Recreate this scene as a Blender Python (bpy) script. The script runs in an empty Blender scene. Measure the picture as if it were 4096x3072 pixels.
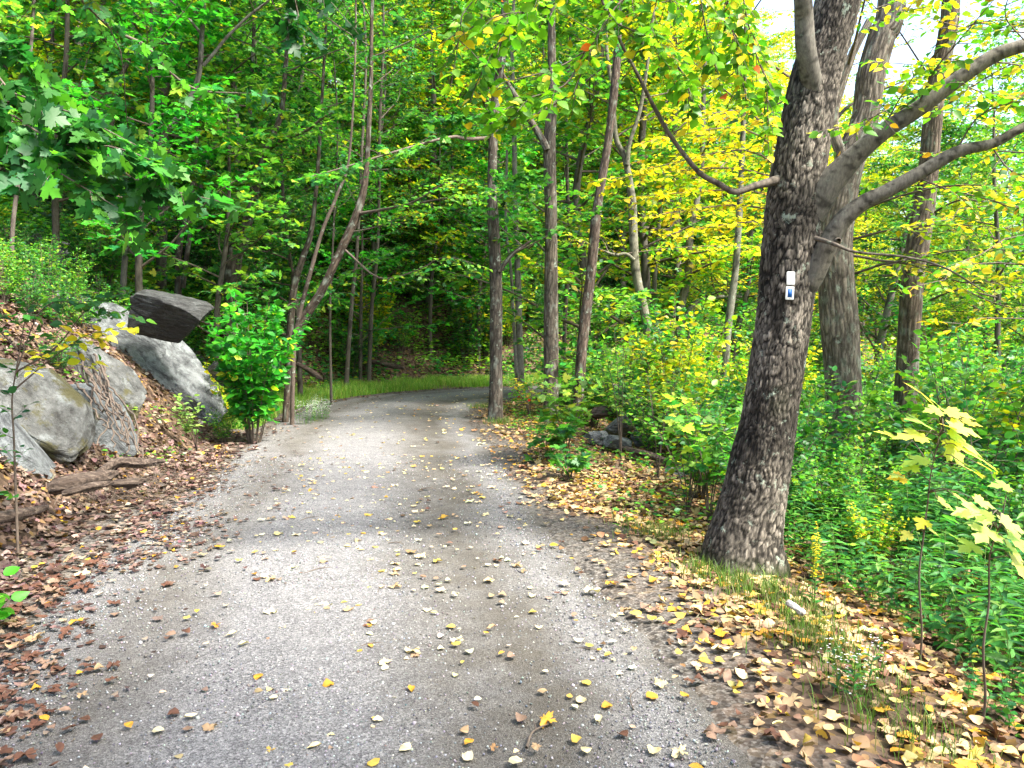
import bpy, math, random
import numpy as np
from mathutils import Vector

# ------------------------------------------------------------------ camera, sky, sun
S = bpy.context.scene
COL = S.collection
FPX = 800.0                     # focal length in pixels of a 1024 wide picture
CH = 1.5                        # eye height
PITCH = math.atan(54 / FPX)     # looking slightly down
cam_d = bpy.data.cameras.new('camera'); cam = bpy.data.objects.new('camera', cam_d)
COL.objects.link(cam); S.camera = cam
cam.location = (0, 0, CH); cam.rotation_euler = (math.pi / 2 - PITCH, 0, 0)
cam_d.sensor_width = 36; cam_d.lens = 36 * FPX / 1024; cam_d.clip_end = 600; cam_d.clip_start = 0.05
S.render.resolution_x = 1024; S.render.resolution_y = 768

SUN_EL = math.radians(54); SUN_AZ = math.radians(122)     # azimuth clockwise from +Y
w = bpy.data.worlds.new('World'); S.world = w; w.use_nodes = True
nt = w.node_tree; bg = nt.nodes['Background']
sky = nt.nodes.new('ShaderNodeTexSky'); sky.sky_type = 'NISHITA'; sky.sun_disc = False
sky.sun_elevation = SUN_EL; sky.sun_rotation = SUN_AZ; sky.dust_density = 4.0; sky.air_density = 1.0; sky.ozone_density = 1.0
nt.links.new(sky.outputs[0], bg.inputs[0]); bg.inputs[1].default_value = 0.15
sd_ = bpy.data.lights.new('sun', 'SUN'); so = bpy.data.objects.new('sun', sd_); COL.objects.link(so)
sd_.energy = 3.2; sd_.angle = math.radians(11.0); sd_.color = (1.0, 0.95, 0.86)
sdir = Vector((math.cos(SUN_EL) * math.sin(SUN_AZ), math.cos(SUN_EL) * math.cos(SUN_AZ), math.sin(SUN_EL)))
so.rotation_euler = sdir.to_track_quat('Z', 'Y').to_euler()
S.view_settings.view_transform = 'Standard'; S.view_settings.look = 'None'
S.view_settings.gamma = 1; S.view_settings.exposure = 2.35
S.render.engine = 'CYCLES'
S.cycles.max_bounces = 7; S.cycles.transmission_bounces = 5; S.cycles.diffuse_bounces = 5; S.cycles.glossy_bounces = 2

rng = np.random.default_rng(11); random.seed(11)
R = math.radians
UP = np.array([0, 0, 1.0])

# ------------------------------------------------------------------ numeric helpers
def W(px, py, Y):
    """world point seen at pixel (px,py) of the 1024x768 picture at distance Y in front of the camera"""
    a = (px - 512) / FPX; b = (384 - py) / FPX
    d = np.array([a, math.cos(PITCH) + b * math.sin(PITCH), -math.sin(PITCH) + b * math.cos(PITCH)])
    return np.array([0, 0, CH]) + d * (Y / d[1])

def proj(P):
    P = np.atleast_2d(P) - np.array([0, 0, CH])
    z = P[:, 1] * math.cos(PITCH) - P[:, 2] * math.sin(PITCH)
    u = P[:, 1] * math.sin(PITCH) + P[:, 2] * math.cos(PITCH)
    z = np.where(z < 0.1, 0.1, z)
    return 512 + FPX * P[:, 0] / z, 384 - FPX * u / z, z

def hash3(i, j, k, s=0):
    n = (i.astype(np.int64) * 374761393 + j.astype(np.int64) * 668265263 + k.astype(np.int64) * 2147483647 + s * 974711) & 0xffffffff
    n = ((n ^ (n >> 13)) * 1274126177) & 0xffffffff
    n = ((n ^ (n >> 16)) * 2246822519) & 0xffffffff
    return ((n ^ (n >> 15)) & 0xffffff) / float(0xffffff)

def vnoise(P, s=0):
    P = np.asarray(P, float); I = np.floor(P).astype(np.int64); f = P - I; f = f * f * (3 - 2 * f)
    out = 0
    for a in (0, 1):
        for b in (0, 1):
            for c in (0, 1):
                wgt = (f[:, 0] if a else 1 - f[:, 0]) * (f[:, 1] if b else 1 - f[:, 1]) * (f[:, 2] if c else 1 - f[:, 2])
                out = out + wgt * hash3(I[:, 0] + a, I[:, 1] + b, I[:, 2] + c, s)
    return out * 2 - 1

def fbm(P, o=4, s=0):
    v = 0; a = 1; t = 0
    for k in range(o):
        v = v + a * vnoise(P * 2 ** k, s + k * 7); t += a; a *= 0.5
    return v / t

def vor(P, s=0):
    I = np.floor(P).astype(np.int64)
    f1 = np.full(len(P), 9.0); f2 = np.full(len(P), 9.0); idd = np.zeros(len(P))
    for a in (-1, 0, 1):
        for b in (-1, 0, 1):
            for c in (-1, 0, 1):
                C = I + np.array([a, b, c])
                q = np.stack([C[:, 0] + hash3(C[:, 0], C[:, 1], C[:, 2], s + 1), C[:, 1] + hash3(C[:, 0], C[:, 1], C[:, 2], s + 2),
                              C[:, 2] + hash3(C[:, 0], C[:, 1], C[:, 2], s + 3)], 1)
                d = np.linalg.norm(q - P, axis=1)
                m = d < f1
                f2 = np.where(m, f1, np.minimum(f2, d)); idd = np.where(m, hash3(C[:, 0], C[:, 1], C[:, 2], s + 4), idd); f1 = np.where(m, d, f1)
    return f1, f2, idd

def sstep(a, b, x):
    t = np.clip((x - a) / (b - a), 0, 1); return t * t * (3 - 2 * t)

def crom(P, n):
    """n points on a smooth curve through P (columns may carry radius too)"""
    P = np.asarray(P, float)
    if len(P) == 2:
        t = np.linspace(0, 1, n)[:, None]; return P[0] * (1 - t) + P[1] * t
    Q = np.vstack([2 * P[0] - P[1], P, 2 * P[-1] - P[-2]])
    L = np.concatenate([[0], np.cumsum(np.linalg.norm(np.diff(P[:, :3], axis=0), axis=1))])
    s = np.linspace(0, L[-1], n); k = np.clip(np.searchsorted(L, s, side='right') - 1, 0, len(P) - 2)
    t = ((s - L[k]) / (L[k + 1] - L[k]))[:, None]
    a, b, c, d = Q[k], Q[k + 1], Q[k + 2], Q[k + 3]
    return 0.5 * ((2 * b) + (c - a) * t + (2 * a - 5 * b + 4 * c - d) * t ** 2 + (3 * b - a - 3 * c + d) * t ** 3)

def nrm(v):
    return v / np.maximum(np.linalg.norm(v, axis=-1, keepdims=True), 1e-9)

# ------------------------------------------------------------------ the lie of the land
CL = crom([(-0.2, -30), (-0.45, -14), (-0.50, -4), (-0.55, 0), (-0.72, 2.7), (-0.95, 4.2), (-1.22, 5.6), (-1.5, 8), (-1.95, 11), (-2.32, 14), (-2.2, 16.4),
           (-1.35, 18.3), (0.2, 19.5), (3, 20.3), (8, 21.2), (16, 23.5), (30, 30), (48, 42)], 700)
CT = np.gradient(CL, axis=0); CT /= np.linalg.norm(CT, axis=1)[:, None]
CS = np.concatenate([[0], np.cumsum(np.linalg.norm(np.diff(CL, axis=0), axis=1))])
HW = 1.60
def sdist(x, y):
    """signed distance from the middle of the road, positive on its left (uphill) side"""
    x = np.atleast_1d(np.asarray(x, float)); y = np.atleast_1d(np.asarray(y, float)); out = np.empty(len(x))
    for i in range(0, len(x), 20000):
        dx = x[i:i + 20000, None] - CL[None, :, 0]; dy = y[i:i + 20000, None] - CL[None, :, 1]
        d2 = dx * dx + dy * dy; k = d2.argmin(1); r = np.arange(len(k))
        cr = CT[k, 0] * dy[r, k] - CT[k, 1] * dx[r, k]
        out[i:i + 20000] = np.sqrt(d2[r, k]) * np.where(cr >= 0, 1, -1)
    return out

def H(x, y, sd=None):
    x = np.atleast_1d(np.asarray(x, float)); y = np.atleast_1d(np.asarray(y, float))
    if sd is None: sd = sdist(x, y)
    L = np.maximum(sd - HW - 0.25, 0); r = np.maximum(-sd - HW - 0.3, 0)
    k = 1 - 0.72 * sstep(3, 22, x)
    L2 = 21 - 3 * np.log1p(np.exp(-(np.minimum(L, 80) - 21) / 3.0))
    st = 0.35 + 1.1 * sstep(-3, 2, y - 14)
    zl = (0.10 * np.minimum(L, st) + 1.0 * np.clip(L - st, 0, 1.7) + 0.66 * np.maximum(L2 - st - 1.7, 0)) * k
    zr = -0.10 * np.minimum(r, 3) - 0.17 * np.clip(r - 3, 0, 9) + 0.10 * np.clip(r - 16, 0, 60)
    P = np.stack([x * 0.35, y * 0.35, x * 0], 1)
    n = fbm(P, 3, 3) * 0.45 * (sstep(0.5, 5, L) + sstep(0.5, 5, r)) + vnoise(P * 5, 9) * 0.05 * (sstep(0.1, 1, L) + sstep(.1, 1, r))
    return zl + zr + n
def h1(x, y): return float(H(x, y)[0])

# ------------------------------------------------------------------ object helpers
def mk(name, V, F, mat, col=None, parent=None, smooth=False, mi=None, attrs=None):
    """F: list of (array of faces with equal corner count)"""
    V = np.asarray(V, np.float32)
    me = bpy.data.meshes.new(name)
    F = [np.asarray(f, np.int32) for f in F if len(f)]
    nl = sum(f.size for f in F); npoly = sum(len(f) for f in F)
    me.vertices.add(len(V)); me.vertices.foreach_set('co', V.ravel())
    me.loops.add(nl); me.loops.foreach_set('vertex_index', np.concatenate([f.ravel() for f in F]))
    tot = np.concatenate([np.full(len(f), f.shape[1], np.int32) for f in F])
    me.polygons.add(npoly); me.polygons.foreach_set('loop_start', np.concatenate([[0], np.cumsum(tot)[:-1]]).astype(np.int32))
    if smooth: me.polygons.foreach_set('use_smooth', np.ones(npoly, bool))
    for m in (mat if isinstance(mat, (list, tuple)) else [mat]): me.materials.append(m)
    if mi is not None: me.polygons.foreach_set('material_index', np.asarray(mi, np.int32))
    if col is not None:
        a = me.attributes.new('Col', 'FLOAT_COLOR', 'POINT')
        c = np.ones((len(V), 4), np.float32); c[:, :3] = col; a.data.foreach_set('color', c.ravel())
    for k, v in (attrs or {}).items():
        a = me.attributes.new(k, 'FLOAT', 'POINT'); a.data.foreach_set('value', np.asarray(v, np.float32))
    me.update(calc_edges=True); me.validate()
    o = bpy.data.objects.new(name, me); COL.objects.link(o)
    if parent: o.parent = parent
    return o

def tag(o, label, cat, group=None, kind=None):
    if label: o['label'] = label
    if cat: o['category'] = cat
    if group: o['group'] = group
    if kind: o['kind'] = kind
    return o

def empty(name, loc, label, cat, group=None):
    o = bpy.data.objects.new(name, None); COL.objects.link(o); o.location = [float(v) for v in loc]
    o.empty_display_size = 0.1
    return tag(o, label, cat, group)

def copy_tree(o, loc, rz=0, sc=1.0, label=None, group=None, tilt=(0, 0)):
    r = o.copy(); COL.objects.link(r); r.location = [float(v) for v in loc]; r.rotation_euler = (tilt[0], tilt[1], rz)
    r.scale = (sc, sc, sc) if np.isscalar(sc) else sc
    if label: r['label'] = label
    if group: r['group'] = group
    for ch in list(o.children):
        c = ch.copy(); COL.objects.link(c); c.parent = r
    return r

class MB:
    """collects pieces of one mesh"""
    def __init__(s): s.V = []; s.F = {}; s.C = []; s.n = 0; s.M = {}
    def add(s, V, F, C=(1, 1, 1), m=0):
        V = np.asarray(V, float); C = np.broadcast_to(np.asarray(C, float), (len(V), 3)) if np.ndim(C) == 1 else C
        for f in (F if isinstance(F, list) else [F]):
            f = np.asarray(f); s.F.setdefault((f.shape[1], m), []).append(f + s.n)
        s.V.append(V); s.C.append(C); s.n += len(V)
    def build(s, name, mat, parent=None, smooth=False, off=None):
        ks = sorted(s.F); F = [np.vstack(s.F[k]) for k in ks]
        mi = np.concatenate([np.full(len(f), k[1]) for k, f in zip(ks, F)])
        V = np.vstack(s.V)
        if off is not None: V = V - np.asarray(off)
        return mk(name, V, F, mat, np.vstack(s.C), parent, smooth, mi)

def tube(P, rad, seg=8, cap=True):
    """rings of a tube along P (n,3) with radii (n,)"""
    P = np.asarray(P, float); n = len(P); T = nrm(np.gradient(P, axis=0))
    ref = np.array([1.0, 0, 0]) if abs(T[0][0]) < 0.8 else np.array([0, 1.0, 0])
    X = np.empty((n, 3)); x = ref
    for i in range(n):
        x = x - T[i] * x.dot(T[i]); x = x / np.linalg.norm(x); X[i] = x
    Yv = np.cross(T, X)
    a = np.arange(seg) * 2 * math.pi / seg
    V = P[:, None, :] + (np.asarray(rad)[:, None, None]) * (np.cos(a)[None, :, None] * X[:, None] + np.sin(a)[None, :, None] * Yv[:, None])
    i = np.arange(n - 1)[:, None] * seg; j = np.arange(seg)[None, :]; j2 = (j + 1) % seg
    F = np.stack([i + j, i + j2, i + seg + j2, i + seg + j], -1).reshape(-1, 4)
    return V.reshape(-1, 3), F, a, X, Yv

def sticks(A, B, ra, rb):
    """many three-sided tapered sticks from A to B"""
    D = nrm(B - A); ref = np.where(np.abs(D[:, 2:3]) < 0.9, UP, np.array([1.0, 0, 0])); X = nrm(np.cross(D, ref)); Y = np.cross(D, X)
    V = []
    for (P, r) in ((A, ra), (B, rb)):
        for k in range(3):
            an = k * 2.0944; V.append(P + (X * math.cos(an) + Y * math.sin(an)) * np.asarray(r).reshape(-1, 1))
    V = np.stack(V, 1).reshape(-1, 3); b = np.arange(len(A))[:, None] * 6
    F = np.concatenate([b + np.array([[0, 1, 4, 3]]), b + np.array([[1, 2, 5, 4]]), b + np.array([[2, 0, 3, 5]])])
    return V, F

# leaf templates: y is the length of the leaf, z its upper side
def tm(V, F): return np.array(V, float), [np.array(f) for f in F]
L_SMALL = tm([(0, 0, 0), (.30, .42, .05), (0, 1, -.06), (-.30, .42, .05)], [[[0, 1, 2, 3]]])
L_OVATE = tm([(0, 0, 0), (.2, .12, .04), (.34, .38, .08), (.24, .7, .03), (0, 1.02, -.1), (-.24, .7, .03), (-.34, .38, .08), (-.2, .12, .04), (0, .5, 0)],
             [[[0, 1, 2, 8], [8, 2, 3, 4], [0, 8, 6, 7], [8, 4, 5, 6]]])
L_LANCE = tm([(0, 0, 0), (.12, .2, .03), (.15, .45, .03), (.07, .8, -.06), (0, 1, -.16), (-.07, .8, -.06), (-.15, .45, .03), (-.12, .2, .03), (0, .45, -.01)],
             [[[0, 1, 2, 8], [8, 2, 3, 4], [0, 8, 6, 7], [8, 4, 5, 6]]])
_h = [(0, 0), (.10, -.05), (.30, -.10), (.24, .04), (.42, .08), (.60, .12), (.54, .24), (.68, .40), (.50, .42), (.44, .52), (.20, .38), (.24, .58), (.34, .74), (.17, .78), (0, 1.04)]
def maple():
    V = [(x, y, 0.12 * abs(x) - 0.16 * y * y - .1 * x * x) for x, y in _h]; n = len(V)
    V += [(-x, y, z) for x, y, z in V[1:-1]]; c = len(V); V.append((0, .36, 0))
    F = []
    for k in range(n - 1): F.append([c, k, k + 1])
    left = [0] + [n + k for k in range(n - 2)] + [n - 1]
    for k in range(n - 1): F.append([c, left[k + 1], left[k]])
    return tm(V, [F])
L_MAPLE = maple()
def fallen(cz, fold, wd):
    V = []
    for j, (wx, y) in enumerate([(.02, 0), (.26, .2), (.36, .45), (.25, .75), (.02, 1)]):
        for x in (-wx, 0, wx): V.append((x * wd, y - .5, cz * (y - .5) ** 2 * 4 * .3 + fold * abs(x) + .02))
    F = [[3 * j + k, 3 * j + k + 1, 3 * j + k + 4, 3 * j + k + 3] for j in range(4) for k in range(2)]
    return tm(V, [F])
L_FALL = [fallen(.35, .2, 1), fallen(.7, -.2, 1.25), fallen(.2, .55, .85), fallen(-.3, .12, 1.35)]
def fallen_lobed():
    V, F = L_MAPLE; V = V.copy(); V[:, 1] -= .4; V[:, 2] = .10 * np.sin(V[:, 0] * 7) + .25 * V[:, 1] ** 2 + .06; return V, F
L_FALLM = fallen_lobed()

def inst(mb, T, pos, d, n, size, col, m=0):
    TV, TF = T; Y = nrm(d); X = nrm(np.cross(Y, n)); Z = np.cross(X, Y)
    s = np.asarray(size).reshape(-1, 1, 1)
    V = pos[:, None] + s * (TV[None, :, 0:1] * X[:, None] + TV[None, :, 1:2] * Y[:, None] + TV[None, :, 2:3] * Z[:, None])
    b = (np.arange(len(pos)) * len(TV))[:, None, None]
    C = np.repeat(col, len(TV), axis=0)
    mb.add(V.reshape(-1, 3), [(b + f[None]).reshape(-1, f.shape[1]) for f in TF], C, m)

def pick(pal, n, jit=.22):
    c = np.array([p[:3] for p in pal]); wg = np.array([p[3] for p in pal], float); wg /= wg.sum()
    k = rng.choice(len(pal), n, p=wg)
    return np.clip(c[k] * (1 + jit * rng.standard_normal((n, 1))) * (1 + .08 * rng.standard_normal((n, 3))), 0.004, .95)

DKG = [(.014, .08, .026, 5), (.028, .12, .028, 4), (.06, .20, .02, 1.5)]
MDG = [(.034, .16, .030, 5), (.075, .25, .028, 4), (.015, .09, .03, 2), (.22, .36, .03, .8)]
BRG = [(.085, .27, .028, 5), (.18, .37, .035, 4), (.028, .17, .035, 3), (.38, .42, .03, 1)]
YLG = [(.22, .38, .014, 4), (.48, .46, .015, 4), (.10, .26, .014, 3), (.60, .42, .02, 1)]
YEL = [(.62, .50, .015, 5), (.48, .46, .015, 3), (.22, .36, .015, 2), (.6, .33, .02, .7)]
BCH = [(.11, .30, .014, 5), (.18, .36, .015, 3), (.62, .48, .02, 1.5), (.05, .18, .015, 2), (.6, .12, .02, .08)]
FAL = [(.56, .38, .22, 4), (.36, .20, .11, 4), (.20, .095, .055, 3), (.40, .25, .18, 3), (.66, .36, .05, 1.3), (.68, .48, .18, 1.6)]

# ------------------------------------------------------------------ materials
def mat(name):
    m = bpy.data.materials.new(name); m.use_nodes = True; t = m.node_tree; return m, t, t.nodes, t.links, t.nodes['Principled BSDF']
def N(t, typ, **k):
    n = t.nodes.new(typ)
    for a, b in k.items():
        if a.startswith('i_'):
            key = a[2:]; key = int(key) if key.isdigit() else key
            n.inputs[key].default_value = b
        else: setattr(n, a, b)
    return n
def mixc(t, fac, a, b, mode='MIX'):
    n = t.nodes.new('ShaderNodeMix'); n.data_type = 'RGBA'; n.blend_type = mode
    for i, v in ((0, fac), (6, a), (7, b)):
        if hasattr(v, 'is_output'): t.links.new(v, n.inputs[i])
        elif i == 0: n.inputs[0].default_value = v
        else: n.inputs[i].default_value = (*v, 1)
    return n.outputs[2]
def ramp(t, src, pts):
    n = t.nodes.new('ShaderNodeValToRGB'); t.links.new(src, n.inputs[0]); e = n.color_ramp.elements
    while len(e) < len(pts): e.new(.5)
    for q, (p, c) in zip(e, pts): q.position = p; q.color = (*c, 1) if len(c) == 3 else c
    return n.outputs[0]
def coords(t, sc=(1, 1, 1)):
    tc = N(t, 'ShaderNodeTexCoord'); mp = N(t, 'ShaderNodeMapping'); mp.inputs['Scale'].default_value = sc
    t.links.new(tc.outputs['Object'], mp.inputs[0]); return mp.outputs[0]
def noise(t, vec, sc, det=4, rough=.6):
    n = N(t, 'ShaderNodeTexNoise', i_Scale=sc, i_Detail=det, i_Roughness=rough); t.links.new(vec, n.inputs['Vector']); return n.outputs[0]
def bump(t, src, st, dist, bs):
    b = N(t, 'ShaderNodeBump', i_Strength=st, i_Distance=dist); t.links.new(src, b.inputs['Height']); t.links.new(b.outputs[0], bs.inputs['Normal'])

def leaf_mat(name, trans=.45, spec=.35, rough=.45):
    m, t, nn, ln, bs = mat(name)
    a = N(t, 'ShaderNodeAttribute', attribute_name='Col')
    bs.inputs['Roughness'].default_value = rough; bs.inputs['Specular IOR Level'].default_value = spec
    ln.new(a.outputs['Color'], bs.inputs['Base Color'])
    tr = N(t, 'ShaderNodeBsdfTranslucent'); ln.new(mixc(t, 1.0, a.outputs['Color'], (1.45, 1.55, .8), 'MULTIPLY'), tr.inputs[0])
    mx = N(t, 'ShaderNodeMixShader', i_0=trans); ln.new(bs.outputs[0], mx.inputs[1]); ln.new(tr.outputs[0], mx.inputs[2])
    ln.new(mx.outputs[0], nn['Material Output'].inputs[0]); return m
M_LEAF = leaf_mat('leaf'); M_DRY = leaf_mat('dry_leaf', .12, .25, .6)
M_GRASS = leaf_mat('grass_blade', .35, .3, .5)

def bark_mat(name, bs_=.5, lich=.35):
    """colour comes from the modelled plates and ridges, fine grain and lichen on top"""
    m, t, nn, ln, bs = mat(name)
    a = N(t, 'ShaderNodeAttribute', attribute_name='Col'); v = coords(t, (1, 1, .35)); v2 = coords(t, (1, 1, 1))
    g = noise(t, v, 60, 5, .7)
    c = mixc(t, 1.0, a.outputs['Color'], ramp(t, g, [(.25, (.45, .45, .45)), (.75, (1.5, 1.5, 1.5))]), 'MULTIPLY')
    l = ramp(t, noise(t, v2, 9, 5, .75), [(.60, (0, 0, 0)), (.68, (lich,) * 3)])
    c = mixc(t, l, c, (.30, .36, .29))
    ln.new(c, bs.inputs['Base Color']); bs.inputs['Roughness'].default_value = .9; bs.inputs['Specular IOR Level'].default_value = .15
    bump(t, g, bs_, .01, bs); return m
M_BARK = bark_mat('bark', .7, .8); M_SMOOTH = bark_mat('smooth_bark', .3, .3)
m, t, nn, ln, bs = mat('twig'); M_TWIG = m
ln.new(ramp(t, noise(t, coords(t), 14, 3), [(.3, (.05, .035, .025)), (.7, (.13, .10, .075))]), bs.inputs['Base Color']); bs.inputs['Roughness'].default_value = .8

# ground under the trees: old litter and dark soil
m, t, nn, ln, bs = mat('litter_soil'); M_SOIL = m
v = coords(t); vo = N(t, 'ShaderNodeTexVoronoi', i_Scale=17.0, i_Randomness=1.0); ln.new(v, vo.inputs['Vector'])
sp = N(t, 'ShaderNodeSeparateColor'); ln.new(vo.outputs['Color'], sp.inputs[0])
c = ramp(t, sp.outputs[0], [(0, (.02, .013, .009)), (.3, (.05, .031, .021)), (.55, (.10, .066, .046)), (.8, (.16, .11, .08)), (1, (.20, .125, .04))])
c = mixc(t, ramp(t, noise(t, v, .7, 4), [(.42, (0, 0, 0)), (.62, (.55, .55, .55))]), c, (.07, .05, .032))
a = N(t, 'ShaderNodeAttribute', attribute_name='edge')
vg = N(t, 'ShaderNodeTexVoronoi', i_Scale=90.0); ln.new(v, vg.inputs['Vector']); sg = N(t, 'ShaderNodeSeparateColor'); ln.new(vg.outputs['Color'], sg.inputs[0])
gr = ramp(t, sg.outputs[0], [(0, (.035, .032, .028)), (.6, (.085, .078, .07)), (1, (.18, .17, .155))])
c = mixc(t, a.outputs['Fac'], c, gr)
ln.new(c, bs.inputs['Base Color']); bs.inputs['Roughness'].default_value = .95; bs.inputs['Specular IOR Level'].default_value = .1
bump(t, vo.outputs['Distance'], .8, .04, bs)

# packed gravel: pale loose stones, browner compacted wheel tracks
m, t, nn, ln, bs = mat('gravel_road'); M_ROAD = m
v = coords(t); ac = N(t, 'ShaderNodeAttribute', attribute_name='across')
def grain(sc):
    q = N(t, 'ShaderNodeTexVoronoi', i_Scale=sc); ln.new(v, q.inputs['Vector']); s_ = N(t, 'ShaderNodeSeparateColor'); ln.new(q.outputs['Color'], s_.inputs[0]); return q, s_.outputs[0]
q1, g1 = grain(105.0); q2, g2 = grain(240.0)
stone = mixc(t, .5, ramp(t, g1, [(0, (.055, .054, .056)), (.35, (.135, .132, .135)), (.8, (.225, .221, .222)), (1, (.40, .395, .385))]),
             ramp(t, g2, [(0, (.051, .050, .052)), (.5, (.152, .149, .152)), (1, (.33, .325, .315))]))
dirt = mixc(t, .6, (.074, .066, .053), ramp(t, g2, [(0, (.042, .037, .030)), (.5, (.077, .069, .056)), (1, (.16, .148, .13))]))
wn = noise(t, v, .9, 5, .65)
ad = N(t, 'ShaderNodeMath', operation='MULTIPLY_ADD', i_1=.9, i_2=-.45); ln.new(wn, ad.inputs[0])
a2 = N(t, 'ShaderNodeMath', operation='ADD'); ln.new(ac.outputs['Fac'], a2.inputs[0]); ln.new(ad.outputs[0], a2.inputs[1])
# across runs -1.6 (right edge) .. 1.6 (left edge), +2 -> 0..4 /4
a3 = N(t, 'ShaderNodeMath', operation='MULTIPLY_ADD', i_1=.25, i_2=.5); ln.new(a2.outputs[0], a3.inputs[0])
tr = ramp(t, a3.outputs[0], [(.09, (1.0,) * 3), (.18, (.2,) * 3), (.27, (.95,) * 3), (.36, (.75,) * 3), (.47, (0.05,) * 3), (.62, (.0,) * 3), (.74, (.75,) * 3), (.84, (.25,) * 3), (.95, (.7,) * 3)])
pn = ramp(t, noise(t, v, 2.6, 5, .7), [(.3, (.6,) * 3), (.55, (1,) * 3)])
f = mixc(t, 1.0, tr, pn, 'MULTIPLY')
c = mixc(t, f, stone, dirt)
c = mixc(t, 1.0, c, ramp(t, noise(t, v, 6, 5, .7), [(.3, (.82, .82, .83)), (.7, (1.14, 1.14, 1.13))]), 'MULTIPLY')
ln.new(c, bs.inputs['Base Color']); bs.inputs['Roughness'].default_value = .95; bs.inputs['Specular IOR Level'].default_value = .12
hb = N(t, 'ShaderNodeMath', operation='ADD'); ln.new(q1.outputs['Distance'], hb.inputs[0]); ln.new(q2.outputs['Distance'], hb.inputs[1])
bump(t, hb.outputs[0], .55, .012, bs)

def rock_mat(name, dark, lightc, lich, moss, tilt):
    m, t, nn, ln, bs = mat(name)
    tc = N(t, 'ShaderNodeTexCoord'); mp = N(t, 'ShaderNodeMapping'); mp.inputs['Rotation'].default_value = tilt; mp.inputs['Scale'].default_value = (1.6, 2.2, 15)
    ln.new(tc.outputs['Object'], mp.inputs[0]); v = mp.outputs[0]; o = tc.outputs['Object']
    st = noise(t, v, 2.6, 7, .72)
    c = ramp(t, st, [(.34, dark), (.5, tuple((a + b) / 2 for a, b in zip(dark, lightc))), (.64, lightc)])
    c = mixc(t, ramp(t, noise(t, o, 5, 6, .75), [(.50, (0, 0, 0)), (.60, (lich,) * 3)]), c, (.22, .245, .245))
    c = mixc(t, ramp(t, noise(t, o, 45, 4, .7), [(.58, (0, 0, 0)), (.66, (.7,) * 3)]), c, (.07, .07, .07))
    c = mixc(t, ramp(t, noise(t, o, 1.9, 5, .7), [(.62 - moss, (0, 0, 0)), (.68 - moss, (.85,) * 3)]), c, (.055, .050, .014))
    ln.new(c, bs.inputs['Base Color']); bs.inputs['Roughness'].default_value = .8; bs.inputs['Specular IOR Level'].default_value = .3
    h = N(t, 'ShaderNodeMath', operation='ADD'); ln.new(st, h.inputs[0]); ln.new(noise(t, o, 22, 6, .7), h.inputs[1])
    bump(t, h.outputs[0], .8, .05, bs); return m
M_ROCKL = rock_mat('pale_rock', (.022, .024, .026), (.15, .162, .166), .5, -.02, (0, R(8), 0))
M_ROCKM = rock_mat('mossy_rock', (.022, .022, .02), (.12, .125, .12), .40, .10, (R(10), R(-20), 0))
M_ROCKD = rock_mat('dark_rock', (.010, .010, .010), (.05, .052, .05), .10, -.1, (0, R(12), 0))
m, t, nn, ln, bs = mat('rotten_wood'); M_ROT = m
v = coords(t, (.8, 14, 14)); g = noise(t, v, 3, 6, .75)
ln.new(ramp(t, g, [(.32, (.015, .01, .008)), (.5, (.06, .04, .028)), (.66, (.17, .13, .10))]), bs.inputs['Base Color']); bs.inputs['Roughness'].default_value = .9
bump(t, g, .9, .03, bs)
m, t, nn, ln, bs = mat('birch_bark'); M_BIRCH = m
v = coords(t, (30, 2, 2)); ln.new(ramp(t, noise(t, v, 2, 4, .6), [(.40, (.07, .055, .045)), (.50, (.34, .32, .29)), (.7, (.48, .46, .43))]), bs.inputs['Base Color'])
def flat(name, c, rough=.5, metal=0):
    m, t, nn, ln, bs = mat(name)
    ln.new(mixc(t, ramp(t, noise(t, coords(t), 90, 5, .7), [(.5, (0, 0, 0)), (.75, (.25,) * 3)]), c, tuple(x * .7 for x in c)), bs.inputs['Base Color'])
    bs.inputs['Roughness'].default_value = rough; bs.inputs['Metallic'].default_value = metal; return m
M_WHITE = flat('white_plate', (.55, .57, .57), .5); M_BLUE = flat('blue_paint', (.004, .10, .36), .5); M_NAIL = flat('nail', (.45, .42, .38), .4, .8)
M_PETAL = leaf_mat('petal', .3, .2, .6)

# ------------------------------------------------------------------ ground and road
def axis(lo, hi, c0, c1, fine, growth=1.10):
    a = list(np.arange(c0, c1, fine)); s = fine; p = c0; b = []
    while p > lo: s *= growth; p -= s; b.append(p)
    s = fine; p = a[-1]; e = []
    while p < hi: s *= growth; p += s; e.append(p)
    return np.array(b[::-1] + a + e)
gx = axis(-95, 120, -9, 7, .09); gy = axis(-30, 150, 1.5, 17, .09)
XX, YY = np.meshgrid(gx, gy); x = XX.ravel(); y = YY.ravel(); sd = sdist(x, y); z = H(x, y, sd)
Pn = np.stack([x * 9, y * 9, x * 0], 1)
z = z + fbm(Pn, 2, 31) * .022 * sstep(HW - .1, HW + .5, np.abs(sd))
z = z - .05 * sstep(HW, HW - .25, np.abs(sd))
nx, ny = len(gx), len(gy); i = np.arange(ny - 1)[:, None] * nx; j = np.arange(nx - 1)[None]
F = np.stack([i + j, i + j + 1, i + nx + j + 1, i + nx + j], -1).reshape(-1, 4)
edge = (1 - sstep(HW - .1, HW + .75, np.abs(sd) + .35 * vnoise(np.stack([x * 2, y * 2, x * 0], 1), 5))) * .9
g = mk('ground', np.stack([x, y, z], 1), [F], M_SOIL, None, None, True, attrs={'edge': edge}); g['kind'] = 'structure'

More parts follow.
